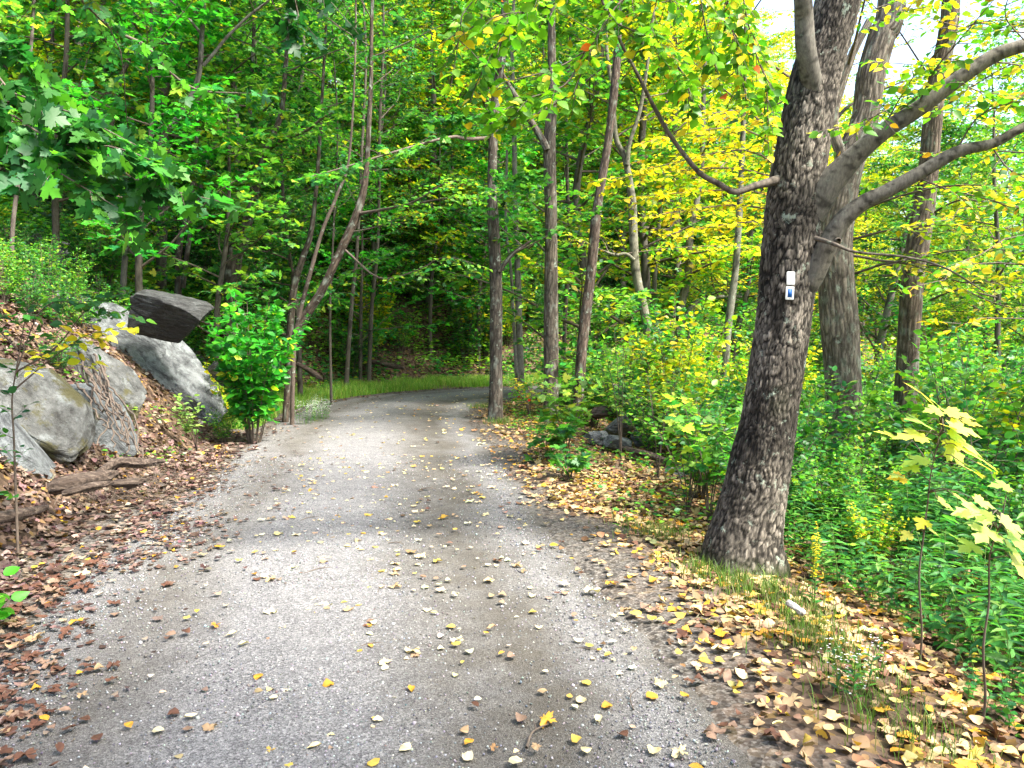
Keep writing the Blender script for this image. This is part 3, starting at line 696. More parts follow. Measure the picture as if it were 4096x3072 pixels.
tree('slender_tree', 'left of three slender trunks inside the bend, standing closest to the gravel', yw([(495.5, 421, 16), (496, 352, 12.5), (496, 288, 12), (493.5, 225, 11), (492, 190, 9.5), (494.5, 111, 8.5), (503, 47, 7.5), (505, 0, 7)], 13.3), 'rib', (.10, .085, .068), MDG, UPT,
     forks=[yw([(499, 272, 5), (506, 262, 4.5), (515, 252, 4), (534, 239, 2)], 13.2)], seg=56, rows=420, t0=.52, T=L_MAPLE, lsize=.10, ll=2.2, nl=14, extra=t4extra)
tree('slender_tree', 'middle of three slender trunks inside the bend, with lichen and a fork to the left', yw([(551, 418, 16), (551, 320, 14), (551, 225, 12.5), (550, 180, 12), (549.6, 142, 12), (552, 95, 9), (552, 0, 7)], 13.5), 'rib', (.13, .11, .085), MDG, UPT,
     forks=[yw([(547, 150, 7), (543, 141, 7), (532, 123, 6.5), (523, 108, 6), (513, 92, 5), (500, 70, 3.5)], 13.4)], seg=64, rows=420, t0=.52, T=L_MAPLE, lsize=.10, ll=2.2, nl=14)
tree('slender_tree', 'right of three slender trunks inside the bend, leaning to the right', yw([(576.5, 416, 11), (581, 360, 11), (585, 320, 11), (591, 272, 10), (597, 210, 9.5), (608, 142, 8), (616, 71, 8), (618, 32, 7), (620, 0, 6)], 13.6), 'rib', (.12, .09, .07), YLG, UPT, seg=56, rows=400, t0=.52, ll=2.2, nl=13)
tree('twin_stem_tree', 'grey smooth trunk with a thin second stem, farther round the bend', yw([(521, 388, 8), (517.6, 272, 6), (515, 190, 5), (514, 111, 4), (512, 40, 3.4)], 19), 'smooth', (.22, .20, .18), MDG, UPT, forks=[yw([(517, 380, 4), (514, 330, 3.5), (511, 272, 3), (506, 225, 2.8), (507, 150, 2.4)], 18.9)], seg=26, rows=160, t0=.4, T=L_SMALL, lsize=.11, ll=3, nl=22, barkst=1)
tree('crooked_tree', 'crooked grey-green trunk curving left above the thicket, forked high up', yw([(664, 412, 11), (653, 367, 10), (646, 320, 9), (636, 272, 9), (633, 225, 8.5), (632, 200, 8), (625, 158, 6), (616, 138, 5), (612, 90, 4), (606, 30, 3)], 14.5), 'smooth', (.13, .125, .09), YLG, UPT,
     forks=[yw([(627, 165, 5), (630, 142, 4), (640, 110, 4), (648, 60, 3), (655, 0, 3)], 14.4), yw([(634, 260, 4), (626, 254, 3), (615, 255, 3), (604, 251, 2)], 14.4)], seg=36, rows=260, t0=.4, ll=2.4, nl=22)
tree('thin_tree', 'thin forked stem just right of the crooked trunk', yw([(656, 392, 5), (654, 320, 5), (655, 272, 4.5), (659, 225, 3.5), (665, 160, 3), (668, 60, 2.4)], 18), 'smooth', (.14, .13, .105), YLG, UPT, forks=[yw([(655, 270, 3.4), (665, 238, 3), (676, 215, 2.4), (690, 160, 2)], 18)], seg=20, rows=120, t0=.4, T=L_SMALL, lsize=.12, ll=3, nl=20)
tree('branched_tree', 'grey trunk with a low limb arching right, left of the big tree', yw([(681, 386, 8), (681, 311, 8.5), (688, 275, 7.5), (690, 235, 7), (697, 199, 6), (702, 160, 5), (704, 80, 4)], 17), 'smooth', (.15, .14, .115), YEL, UPT, forks=[yw([(685, 318, 5), (692, 306, 5), (704, 299, 4.5), (730, 296, 3.5), (742, 297, 3)], 16.9)], seg=30, rows=200, t0=.35, T=L_SMALL, lsize=.11, ll=3, nl=24)
tree('pole_tree', 'straight grey-green pole of a tree close to the left side of the big tree', yw([(721, 396, 8), (728, 329, 7.5), (735, 275, 7), (738, 235, 6.5), (740, 199, 6), (744, 108, 4.5), (746, 30, 4)], 15), 'smooth', (.12, .12, .09), YLG, UPT, seg=30, rows=200, t0=.4, ll=2.6, nl=22)

def l5extra(cm):
    lm = [limb([(357, 214, 13), (385, 209, 12.7), (413, 202, 12.4), (445, 183, 12.2), (460, 181, 12)], .03), limb([(420, 203, 12.4), (440, 199, 12.2), (470, 196, 12), (486, 192, 12)], .016), limb([(350, 232, 13), (372, 228, 12.8), (400, 218, 12.6), (430, 210, 12.4)], .012),
          limb([(345, 250, 13), (380, 278, 12.8), (420, 269, 12.5), (437, 259, 12.4), (455, 258, 12.2), (475, 264, 12.2)], .02)]
    leafy(cm, lm, 16, .6, 8, .085, L_OVATE, BRG, .35, .1, .4)
tree('leaning_tree', 'bare brown trunk leaning right beside the leafy shrub on the left', yw([(284, 388, 6), (290, 362, 7), (302, 323, 9), (321, 292, 8.5), (341, 250, 8), (357, 214, 8), (365, 182, 6), (368, 142, 5), (371, 79, 4), (372, 10, 3.4)], 13), 'rib', (.085, .064, .048), MDG, UPT, seg=40, rows=260, t0=.45, ll=2.4, nl=20, extra=l5extra)
tree('thin_leaning_tree', 'thin stem leaning right in front of the bare leaning trunk', yw([(291, 378, 4), (294, 350, 4.5), (300, 313, 4), (310, 274, 4), (323, 229, 3.6), (337, 195, 3.2), (350, 150, 2.4)], 12.6), 'smooth', (.09, .07, .055), MDG, UPT, seg=16, rows=120, t0=.5, ll=1.8, nl=12, lsize=.09)
tree('dark_tree', 'dark upright trunk just left of the bare leaning trunk', yw([(286, 350, 8), (292, 303, 7), (302, 260, 6), (310, 237, 5), (316, 190, 4), (322, 100, 3)], 15), 'rib', (.08, .065, .05), MDG, UPT, seg=30, rows=200, t0=.45, T=L_MAPLE, lsize=.10, ll=2.4, nl=20)
def l1extra(cm):
    lm = [limb([(267, 150, 15), (285, 139, 14.6), (308, 130, 14.2), (324, 117, 14), (352, 103, 13.8)], .05), limb([(255, 190, 15), (240, 182, 14.5), (215, 178, 14)], .02)]
    leafy(cm, lm, 22, .8, 10, .10, L_MAPLE, BRG, .3, .1, .4)
tree('curving_tree', 'thick dark trunk curving right above the boulder, with a long limb to the right', yw([(229, 308, 12), (231, 264, 12), (239, 247, 12), (247, 221, 11), (253, 198, 9.5), (259, 174, 8), (269, 142, 6.5), (281, 114, 5), (286, 60, 4), (290, 0, 3)], 15), 'rib', (.085, .07, .055), MDG, UPT, seg=48, rows=260, t0=.45, T=L_MAPLE, lsize=.10, ll=2.6, nl=24, extra=l1extra)
tree('dark_tree', 'dark trunk right behind the thick curving one', yw([(237, 300, 8), (238, 270, 7), (246, 240, 6), (252, 200, 5), (250, 120, 4)], 16.5), 'rib', (.12, .10, .08), BRG, UPT, seg=26, rows=160, t0=.45, T=L_MAPLE, lsize=.11, ll=2.4, nl=18)
tree('paired_stem_tree', 'pair of dark stems from one foot behind the boulder', yw([(176, 288, 8), (179, 250, 6.5), (185, 225, 6), (190, 205, 5), (196, 150, 4), (200, 60, 3)], 16), 'rib', (.085, .07, .058), MDG, UPT, forks=[yw([(183, 288, 5), (187, 254, 5), (194, 215, 4), (208, 160, 3)], 16)], seg=26, rows=160, t0=.4, T=L_MAPLE, lsize=.11, ll=2.4, nl=20)
tree('pale_leaning_tree', 'pale stem leaning right through the leaves at upper left, forking into a Y', yw([(118, 262, 6), (130, 205, 5.5), (149, 166, 6), (166, 134, 6), (188, 103, 6), (199, 74, 5), (202, 32, 4.5), (204, 0, 4)], 13), 'smooth', (.12, .11, .095), BRG, UPT, forks=[yw([(203, 66, 3.4), (215, 52, 3.2), (229, 35, 3), (250, 15, 2.6), (270, 0, 2)], 13), yw([(201, 34, 3), (190, 20, 2.4), (170, 0, 2)], 13)], seg=24, rows=160, t0=.5, T=L_MAPLE, lsize=.10, ll=2, nl=16)
tree('thin_tree', 'thin stem at the far left edge of the picture on the slope', yw([(12, 290, 5), (13, 225, 4.4), (21, 158, 4), (28, 80, 3.4), (34, 0, 3)], 11), 'smooth', (.10, .085, .07), MDG, UPT, seg=16, rows=120, t0=.5, T=L_MAPLE, lsize=.10, ll=2, nl=14)
tree('dark_tree', 'thick dark trunk near the left edge behind the thin stem', yw([(28, 245, 18), (31, 225, 15), (36, 174, 11), (47, 95, 7), (51, 47, 5.5), (52, 0, 5)], 17), 'rib', (.10, .085, .07), MDG, UPT, seg=36, rows=180, t0=.45, T=L_MAPLE, lsize=.11, ll=2.8, nl=22)
tree('dark_tree', 'dark slim trunk above the mossy ledge at left', yw([(113, 280, 7), (116, 235, 6), (112, 190, 5), (111, 131, 4.5), (120, 82, 4.5), (131, 51, 4), (134, 0, 3)], 16), 'rib', (.12, .10, .08), BRG, UPT, seg=24, rows=160, t0=.4, T=L_MAPLE, lsize=.11, ll=2.4, nl=20)
for k, (pts, Y, lb) in enumerate([([(345, 368, 5), (352, 300, 4), (357, 250, 3.4), (362, 150, 3)], 19, 'dark stem above the grass verge, nearest the bare leaning trunk'),
                                ([(368, 356, 4.5), (372, 304, 4), (378, 240, 3.2), (380, 120, 3)], 20, 'dark stem behind the fallen log across the bend'),
                                ([(331, 378, 3), (330, 313, 2.6), (333, 240, 2)], 16, 'very thin pale stem at the back edge of the grass verge'),
                                ([(450, 352, 3), (451, 301, 3), (455, 220, 2.6), (450, 120, 2.4)], 24, 'thin stem in the thicket left of the three slender trunks'),
                                ([(425, 345, 4), (428, 270, 4), (424, 180, 3.4), (430, 60, 3)], 26, 'shaded stem deep in the thicket beyond the bend'),
                                ([(562, 380, 4.5), (566, 300, 4), (569, 250, 3.6), (566, 120, 3)], 20, 'thin dark stem between the middle and right slender trunks')]):
    tree('understory_tree', lb, yw(pts, Y), 'smooth', (.09, .078, .062), [MDG, DKG, MDG, MDG, BRG, BRG][k], UPT, seg=12, rows=80, t0=.3, T=L_SMALL, lsize=.12, ll=2.4, nl=20)

# --- a maple whose trunk stands just outside the frame on the left and reaches into it
def left_maple():
    bx, by = -4.75, 4.9; bz = h1(bx, by) - .1
    root = empty('maple_tree', (bx, by, bz), 'dark green maple reaching in from the left edge with large lobed leaves', 'tree'); O = np.array([bx, by, bz])
    P = np.array([[bx, by, bz], [bx, by, 1.6], [bx + .1, by + .1, 3.6], [bx + .25, by + .2, 5.6], [bx + .1, by + .3, 8]])
    mb = MB(); C, r = trunk_mesh(mb, P, np.array([.16, .12, .10, .07, .03]), 40, 200, 'rib', 6, (.16, .13, .11), .4); mb.build('trunk', M_BARK, root, True, O)
    p0 = np.array([bx + .02, by, 2.35]); p1 = np.array([bx + .2, by + .15, 4.9])
    def from_(p, pts, r0): return (np.vstack([p, np.array([W(*q) for q in pts])]), r0)
    lm = [from_(p0, [(-40, 128, 4.9), (0, 141, 4.9), (54, 144, 4.8), (114, 147, 4.7), (150, 160, 4.6)], .02), from_(p0, [(-40, 130, 4.9), (0, 145, 4.8), (40, 162, 4.7), (88, 190, 4.6), (124, 212, 4.6)], .016),
          from_(p0 + UP * .6, [(-40, 60, 4.9), (10, 92, 4.8), (70, 112, 4.8), (130, 142, 4.8)], .014), from_(p0 + UP * .3, [(-20, 110, 4.9), (60, 150, 4.8), (130, 180, 4.8), (196, 196, 4.8)], .012),
          from_(p0 + UP * .9, [(-40, 20, 5.2), (10, 45, 5.3), (40, 75, 5.4)], .012)]
    cm = MB(); leafy(cm, lm, 26, .38, 8, .112, L_MAPLE, [(.018, .10, .024, 5), (.035, .15, .022, 4), (.07, .24, .02, 2)], .3, .45, .75, tw_el=.3)
    far = [from_(p1, [(20, -60, 6.3), (84, 2, 6.9), (114, 30, 7), (147, 46, 7), (168, 70, 7), (196, 90, 7), (238, 93, 7)], .035), from_(p1, [(60, -30, 6.6), (120, 50, 7), (124, 90, 7.2), (128, 130, 7.4)], .014)]
    leafy(cm, far, 16, .5, 7, .10, L_MAPLE, MDG, .35, .2, .5)
    hang = [from_(p1, [(120, -180, 6), (230, -110, 6), (285, -30, 6), (300, 20, 6), (322, 44, 6)], .02), from_(p1, [(120, -180, 6), (230, -110, 6), (300, -50, 6), (330, 5, 6), (345, 18, 6)], .01), from_(p1, [(120, -180, 6), (250, -60, 6), (275, 10, 6), (292, 34, 6)], .01)]
    leafy(cm, hang, 12, .28, 7, .095, L_MAPLE, [(.010, .07, .015, 5), (.018, .11, .02, 3)], .6, .5, .8)
    top = rand_limbs(C, r, .55, 14, 2.0, (10, 40)); leafy(cm, top, 10, .5, 9, .11, L_MAPLE, MDG)
    cm.build('crown', [M_TWIG, M_LEAF], root, False, O)
left_maple()

def right_birch():
    bx, by = 6.9, 7.4; bz = h1(bx, by) - .1; root = empty('birch_tree', (bx, by, bz), 'yellowing tree reaching in from the right edge with thin leafy limbs', 'tree'); O = np.array([bx, by, bz])
    P = np.array([[bx, by, bz], [bx, by, 2], [bx + .1, by + .1, 5], [bx - .1, by, 8], [bx - .1, by, 10]]); mb = MB(); C, r = trunk_mesh(mb, P, np.array([.17, .14, .11, .07, .03]), 30, 160, 'rib', 8, (.14, .12, .10), .4); mb.build('trunk', M_BARK, root, True, O)
    lm = []
    for (ya, x1, y1, x2, y2, Y) in [(10, 985, -15, 905, -8, 7.2), (60, 1000, 30, 930, 18, 7), (110, 985, 60, 880, 62, 6.8), (130, 1000, 105, 940, 112, 7.2), (170, 980, 150, 905, 150, 7.4), (225, 990, 205, 930, 222, 7.2), (290, 985, 262, 920, 285, 7), (330, 1000, 318, 940, 322, 6.6), (190, 1000, 240, 960, 262, 6.4), (40, 960, -30, 870, 10, 8)]:
        a = W(1105, ya, by); a[0] = bx; lm.append((np.array([a, W(x1, y1, Y), W((x1 + x2) / 2, (y1 + y2) / 2 + 4, Y - .1), W(x2, y2, Y - .3)]), .014))
    cm = MB(); leafy(cm, lm, 17, .5, 8, .075, L_OVATE, [(.14, .34, .016, 3), (.62, .50, .02, 4), (.04, .2, .02, 2), (.66, .36, .03, .8)], .25, .12, .55)
    top = rand_limbs(C, r, .5, 14, 2.4, (10, 40)); leafy(cm, top, 10, .6, 9, .085, L_OVATE, YLG); cm.build('crown', [M_TWIG, M_LEAF], root, False, O)
right_birch()
def maple_proto(pal, hh):
    root = empty('understory_maple', (0, 0, 0), 'x', 'tree'); P = np.array([[0, 0, -.2], [.05, 0, hh * .3], [.25, .1, hh * .6], [.3, .1, hh]]); mb = MB(); C, r = trunk_mesh(mb, P, np.array([.06, .05, .035, .012]), 14, 80, 'smooth', 5, (.08, .07, .055), .3); mb.build('trunk', M_SMOOTH, root, True)
    cm = MB(); lim = rand_limbs(C, r, .22, 26, 2.0, (0, 35), .1); leafy(cm, lim, 13, .6, 8, .105, L_MAPLE, pal, .15, .1, .4, limb_seg=4); cm.build('crown', [M_TWIG, M_LEAF], root); return root
mp_ = [maple_proto(BRG, 5.5), maple_proto(MDG, 6.5), maple_proto([(.03, .24, .02, 4), (.06, .32, .02, 4), (.012, .12, .03, 2)], 6.0)]
for q, (px_, Y_, k_, lb_) in enumerate([(60, 13, 1, 'bright-leaved young maple above the long thin ledge'), (140, 12.5, 2, 'young maple hanging over the dark boulder'), (215, 13.8, 0, 'light green young maple behind the dark boulder'), (300, 16.5, 1, 'young maple behind the bare leaning trunk'),
        (360, 20, 2, 'young maple at the back of the grass verge'), (430, 22.5, 1, 'young maple across the bend, left of the slender trunks'), (180, 18, 2, 'young maple farther up behind the paired stems'), (-30, 11, 0, 'young maple at the far left edge of the slope'), (478, 23, 2, 'young maple seen beside the left slender trunk'), (395, 24, 0, 'light young maple above the fallen trunk'),
        (250, 20, 1, 'young maple up the slope behind the curving trunk'), (20, 17, 2, 'young maple behind the thick dark trunk at left')]):
    x_ = (px_ - 512) / FPX * Y_; loc_ = (x_, Y_, h1(x_, Y_))
    if q < 3: o_ = mp_[[1, 2, 0][q]]; o_.location = loc_; o_['label'] = lb_; o_['group'] = 'young maples on the slope'
    else: copy_tree(mp_[k_], loc_, rng.uniform(0, 6.28), rng.uniform(.85, 1.15), lb_, 'young maples on the slope')

# ------------------------------------------------------------------ rocks
def rock(label, px, py, Y, size, rot, mt, seed, name='rock', cuts=14, rough=.05, res=34, fl=1.0, cat='rock', sunk=0, emb=None, tw=0):
    if emb is not None: c, nq = ground_hit(px, py); c = c + nq * (size[2] * (.5 - emb))
    else: c = W(px, py, Y); nq = None
    c[2] -= sunk; g = np.linspace(-1, 1, res); n = res; V = []; F = []; b = 0
    for ax in range(3):
        for s in (-1, 1):
            a, bb = np.meshgrid(g, g); P = np.zeros((n * n, 3)); P[:, ax] = s; P[:, (ax + 1) % 3] = a.ravel(); P[:, (ax + 2) % 3] = bb.ravel() * s; V.append(P)
            i = np.arange(n - 1)[:, None] * n; j = np.arange(n - 1)[None]; F.append(np.stack([i + j, i + j + 1, i + n + j + 1, i + n + j], -1).reshape(-1, 4) + b); b += n * n
    V = np.vstack(V); F = np.vstack(F); r0 = np.random.default_rng(seed)
    V = nrm(V) * (np.abs(V).max(1, keepdims=True)) * 1.25; V = np.clip(V, -1, 1)
    for k in range(cuts):
        d = nrm(r0.standard_normal(3) * np.array([1, 1, .8])); o_ = r0.uniform(.50, .86) * np.abs(d).sum() ** .6; q = V @ d - o_; V = V - np.maximum(q, 0)[:, None] * d
    V = V * np.array(size) / 2
    st = fbm(V * np.array([2, 2, 14]) + seed, 4, seed); nn_ = fbm(V * 3.2 + seed, 5, seed + 3); f1, f2, _ = vor(V * np.array([1.6, 1.6, 4]) + seed, seed)
    V = V * (1 + rough * st[:, None] + rough * 1.6 * nn_[:, None] - .10 * np.exp(-((f2 - f1) / .05) ** 2)[:, None] * rough * 8)
    # weld the cube edges
    key = np.round(V / .0005).astype(np.int64); _, idx, inv = np.unique(key, axis=0, return_index=True, return_inverse=True); V = V[idx]; F = inv.ravel()[F]
    F = F[(F[:, 0] != F[:, 1]) & (F[:, 1] != F[:, 2]) & (F[:, 2] != F[:, 3]) & (F[:, 3] != F[:, 0]) & (F[:, 0] != F[:, 2]) & (F[:, 1] != F[:, 3])]
    o = mk(name, V, [F], mt, None, None, False); o.location = [float(v) for v in c]; o.rotation_euler = [R(a) for a in rot]
    if nq is not None:
        from mathutils import Matrix, Euler
        z_ = Vector(nq); dh = Vector((nq[0], nq[1], 0)).normalized(); x_ = (dh - z_ * dh.dot(z_)).normalized(); y_ = z_.cross(x_)
        M = Matrix((x_, y_, z_)).transposed() @ Euler([R(a) for a in rot]).to_matrix(); o.rotation_euler = M.to_euler()
    return tag(o, label, cat)
def ground_hit(px, py):
    Ys = np.linspace(2, 60, 1200); P = np.array([W(px, py, q) for q in Ys]); d = P[:, 2] - H(P[:, 0], P[:, 1]); k = int(np.argmax(d < 0)); c = P[k].copy(); e = .4
    n_ = nrm(np.array([-(h1(c[0] + e, c[1]) - h1(c[0] - e, c[1])) / (2 * e), -(h1(c[0], c[1] + e) - h1(c[0], c[1] - e)) / (2 * e), 1.0])); print('hit', label_dbg(px, py, c)); return c, n_
def label_dbg(px, py, c): return (px, py, [round(float(v), 2) for v in c])
rock('large dark angular boulder overhanging the slope at left', 172, 318, 10.9, (1.05, .9, .62), (4, 12, 8), M_ROCKD, 5, 'boulder', 7, .04, 44, cat='boulder')
rock('long pale slab of bare rock sloping down right toward the road', 162, 378, 0, (2.0, 1.35, .75), (34, 4, -4), M_ROCKL, 8, 'rock_slab', 16, .06, 64, emb=.30)
rock('upper end of the pale outcrop, narrow and streaked with lichen', 122, 346, 0, (1.2, .8, .5), (26, 0, 0), M_ROCKL, 14, 'rock_slab', 14, .06, 36, emb=.36)
rock('grey slab strip beside the long pale slab, nearer the boulder', 182, 352, 0, (1.3, .55, .4), (-6, 4, 30), M_ROCKM, 12, 'rock_slab', 14, .06, 36, emb=.5)
rock('pale broken foot of the long slab beside the leaf litter', 190, 408, 0, (.8, .5, .3), (0, 8, 20), M_ROCKL, 17, 'rock_slab', 14, .06, 30, emb=.5)
rock('broad mossy rock at the left edge with a brown top', 14, 412, 0, (1.25, 1.15, .6), (34, 6, 4), M_ROCKM, 21, 'boulder', 10, .06, 46, emb=.5, cat='boulder')
rock('low white-faced rock between the mossy rock and the pale slab', 86, 424, 0, (1.0, .75, .5), (10, 16, 10), M_ROCKL, 33, 'boulder', 10, .06, 42, emb=.42, cat='boulder')
rock('grey rounded rock in the lower left, under the mossy one', 14, 450, 0, (.7, .6, .36), (8, 10, 20), M_ROCKL, 42, 'rock', 12, .06, emb=.5)
rock('wedge of grey rock beneath the vines between two slabs', 100, 388, 0, (1.2, .6, .5), (24, 6, 6), M_ROCKM, 51, 'rock', 12, .07, emb=.38)
rock('small flat pale rock high on the slope behind the green leafy twigs', 92, 312, 0, (.8, .55, .25), (0, 4, 30), M_ROCKL, 61, 'rock', 14, .06, emb=.5)
rock('tiny pale rock on the slope, uphill of the flat pale one', 66, 299, 0, (.42, .4, .2), (0, 8, 12), M_ROCKL, 64, 'rock', 12, .05, emb=.4)
rock('square grey ledge of rock with a mossy top at upper left', 60, 266, 0, (.8, .9, .7), (10, 30, 10), M_ROCKM, 73, 'rock_ledge', 8, .05, emb=.5)
rock('long thin ledge above the square mossy-topped one', 36, 250, 0, (.6, 1.6, .3), (6, 24, 8), M_ROCKM, 77, 'rock_ledge', 8, .04, emb=.5)
rock('grey rock half hidden behind the leafy shrub', 226, 372, 11.2, (.6, .5, .4), (-10, 20, 5), M_ROCKM, 84, 'rock', 12, .05)
rock('small shaded rock tucked under the dark boulder', 190, 340, 0, (.6, .5, .3), (-10, 4, 5), M_ROCKD, 88, 'rock', 12, .05, emb=.4)
rock('grey rock leftmost in the pile right of the slender trunks', 597, 437, 10.9, (.30, .3, .24), (0, 0, 20), M_ROCKL, 91, 'rock', 14, .05, 24)
rock('wide pale rock in the middle of the pile right of the slender trunks', 618, 444, 10.6, (.40, .3, .2), (0, 8, 0), M_ROCKL, 94, 'rock', 14, .05, 24)
rock('tallest rock at the back of the pile right of the slender trunks', 621, 427, 11.3, (.38, .36, .30), (0, -8, 40), M_ROCKM, 97, 'rock', 14, .05, 24)
rock('grey rock rightmost in the pile, half under leafy twigs', 645, 438, 11.0, (.46, .36, .26), (0, 12, 10), M_ROCKL, 101, 'rock', 14, .05, 24)
rock('flat grey rock among leaves between the pile and the big tree', 690, 475, 9.2, (.55, .45, .16), (0, 4, 10), M_ROCKL, 107, 'rock', 12, .04, 24)

# ------------------------------------------------------------------ logs, sticks, vines
def log(label, pts, name='log', seg=22, rows=60, mt=None, broken=True, cat='log', group=None, flatk=1.0):
    P, rr = pxpath(pts, False); n = len(P)
    Q = crom(np.column_stack([P, rr]), rows); V, F, a, X, Yv = tube(Q[:, :3], Q[:, 3], seg); s = np.repeat(np.linspace(0, 1, rows), seg); A = np.tile(a, rows)
    E = np.stack([np.cos(A), np.sin(A), s * 3], 1); D = V - np.repeat(Q[:, :3], seg, axis=0)
    k = .22 * fbm(E * np.array([3, 3, .7]), 3, int(pts[0][0]) % 50) + .25 * vnoise(E * np.array([6, 6, 1.2]), 4)
    if broken: k = k - .45 * sstep(.82, 1, s + .12 * vnoise(E * 5, 2)) - .4 * sstep(.14, 0, s + .1 * vnoise(E * 5, 6))
    V = V + D * k[:, None]; V[:, 2] = V[:, 2]
    caps = [np.array([np.arange(seg)[::-1]]), np.array([np.arange(seg) + (rows - 1) * seg])]
    o_ = P[0].copy(); ax = nrm(P[-1] - P[0]); 
    o = mk(name, V - o_, [F] + caps, mt or M_ROT, None, None, False); o.location = [float(v) for v in o_]; return tag(o, label, cat, group)
log('split weathered log lying on the leaf litter at lower left', [(48, 489, 14, 6.0), (80, 482, 17, 6.1), (118, 473, 10, 6.3)])
log('narrow split piece of wood in front of the weathered log', [(62, 494, 6, 5.8), (90, 487, 8, 5.9), (114, 482, 5, 6.0)], 'log')
log('short end of rotten wood right of the weathered log', [(112, 484, 7, 6.1), (130, 483, 9, 6.1), (146, 480, 6, 6.1)], 'log')
log('dark curved rotting limb above the weathered log', [(96, 474, 7, 6.5), (118, 462, 10, 6.7), (140, 463, 9, 6.8), (165, 461, 6, 7.0)], 'log')
log('grey log coming in at the left edge below the weathered one', [(-30, 524, 14, 5.0), (10, 516, 12, 5.1), (48, 507, 8, 5.3)], 'log')
log('brown log lying behind the rock pile on the right', [(592, 414, 10, 12.2), (615, 411, 14, 12.2), (642, 413, 11, 12.2)], 'log')
log('thin reddish log below the rock pile on the right', [(622, 448, 5, 10.4), (648, 455, 7, 10.0), (672, 463, 6, 9.6)], 'log')
log('fallen trunk in the shade behind the grass verge', [(345, 358, 4, 21), (372, 362, 5, 20.8), (404, 368, 5, 20.5)], 'log')
log('pale fallen limb at the back of the grass verge', [(296, 363, 4, 16), (308, 370, 5, 16), (322, 379, 5, 15.8)], 'log')
log('short white birch stick lying in the grass near the big tree', [(788, 603, 7, 4.15), (796, 608, 7, 4.1), (803, 613, 6.5, 4.04)], 'birch_log', mt=M_BIRCH, broken=False)
log('mossy reddish log on the slope above the mossy rock', [(52, 386, 5, 7.5), (68, 394, 5, 7.4), (80, 402, 3, 7.3)], 'log')
def stick(px, py, ln, an, lb, r=.004):
    """a twig lying on the road"""
    Y = (CH) / ((py - 330) / FPX); p = np.array([(px - 512) / FPX * Y, Y]); q = p + ln * np.array([math.cos(R(an)), math.sin(R(an))]); m = (p + q) / 2 + .12 * ln * np.array([-math.sin(R(an)), math.cos(R(an))])
    P = np.array([[*p, .014], [*m, .022], [*q, .016]]); C = crom(P, 14); V, F, *_ = tube(C, np.linspace(r, r * .4, 14) * (1 + .2 * np.sin(np.arange(14) * 2.1)), 7); mb = MB(); mb.add(V, F)
    b = C[8]; V, F, *_ = tube(np.array([b, b + [.25 * ln * math.cos(R(an + 40)), .25 * ln * math.sin(R(an + 40)), .01]]), [r * .6, r * .2], 5); mb.add(V, F)
    o = mb.build('stick', M_TWIG, None, True, P[0]); o.location = [float(v) for v in P[0]]; tag(o, lb, 'stick')
stick(527, 765, .20, 62, 'dry stick standing out at the bottom edge of the road', .006)
stick(637, 724, .19, 75, 'thin curved stick on the gravel at lower right', .003)
stick(300, 580, .22, 35, 'forked twig on the gravel left of the road centre', .004)
stick(297, 525, .18, 50, 'short twig high on the left wheel track', .004)
stick(386, 548, .12, -15, 'small dark twig in the middle of the road', .004)
stick(350, 660, .16, 30, 'thin twig on the gravel at lower left', .003)
stick(600, 660, .10, 170, 'tiny twig on the bare wheel track at right', .003)
stick(420, 492, .14, 5, 'dark twig beside the lone stone in the road', .005)
rock('lone dark stone lying in the middle of the road', 423, 492, 7.4, (.17, .12, .05), (0, 0, 10), M_ROCKD, 131, 'stone', 12, .05, 16, cat='stone')
def vines():
    o_ = W(100, 400, 7.6); mb = MB()
    for k in range(11):
        x0 = 78 + k * 2.6 + rng.normal() * 3; pts = [W(x0, 366 + rng.normal() * 8, 7.75), W(x0 + 14 + rng.normal() * 4, 392 + rng.normal() * 5, 7.5), W(x0 + 28 + rng.normal() * 6, 420, 7.2), W(x0 + 40 + rng.normal() * 12, 446 + rng.normal() * 6, 6.95)]
        C = crom(np.array(pts), 24) + .012 * rng.standard_normal((24, 3)); V, F, *_ = tube(C, np.linspace(.012, .006, 24), 6); mb.add(V, F)
    o = mb.build('vines', M_TWIG, None, True, o_); o.location = [float(v) for v in o_]; tag(o, 'tangle of bare grey vine stems hanging over the rock at left', 'vines')
vines()

# ------------------------------------------------------------------ shrubs and saplings
def stem_plant(name, label, base, stems, mt_pal, T, lsize, twn, twl, lpn, group=None, cat='shrub', droop=.1, flat=.5, tstart=.25, loc=None, r0=.008, m=None):
    """stems: list of point lists relative to the base"""
    root = empty(name, base if loc is None else loc, label, cat, group); cm = MB(); lm = [(np.array(s, float), r0) for s in stems]
    sm = MB()
    for P, r in lm:
        n = 14; C = crom(P, n); V, F, *_ = tube(C, np.linspace(r, r * .25, n), 6); sm.add(V, F)
    sm.build('stems', M_TWIG, root, True)
    leafy(cm, [(P, 0) for P, r in lm], twn, twl, lpn, lsize, T, mt_pal, tstart, droop, flat, draw=False, twr=.0028)
    cm.build('foliage', [M_TWIG, m or M_LEAF], root); return root
def bushy(hh, spread, n, lean=.35):
    out = []
    for k in range(n):
        a = k * 2.4 + rng.normal() * .3; d = spread * rng.uniform(.3, 1); l = hh * rng.uniform(.65, 1.1); x, y = math.cos(a) * d, math.sin(a) * d
        out.append([(x * .12, y * .12, -.05), (x * .4, y * .4, l * .4), (x * .8, y * .8, l * .8), (x * 1.1, y * 1.1, l)])
    return out
def G(px, Y): x = (px - 512) / FPX * Y; return np.array([x, Y, h1(x, Y)])

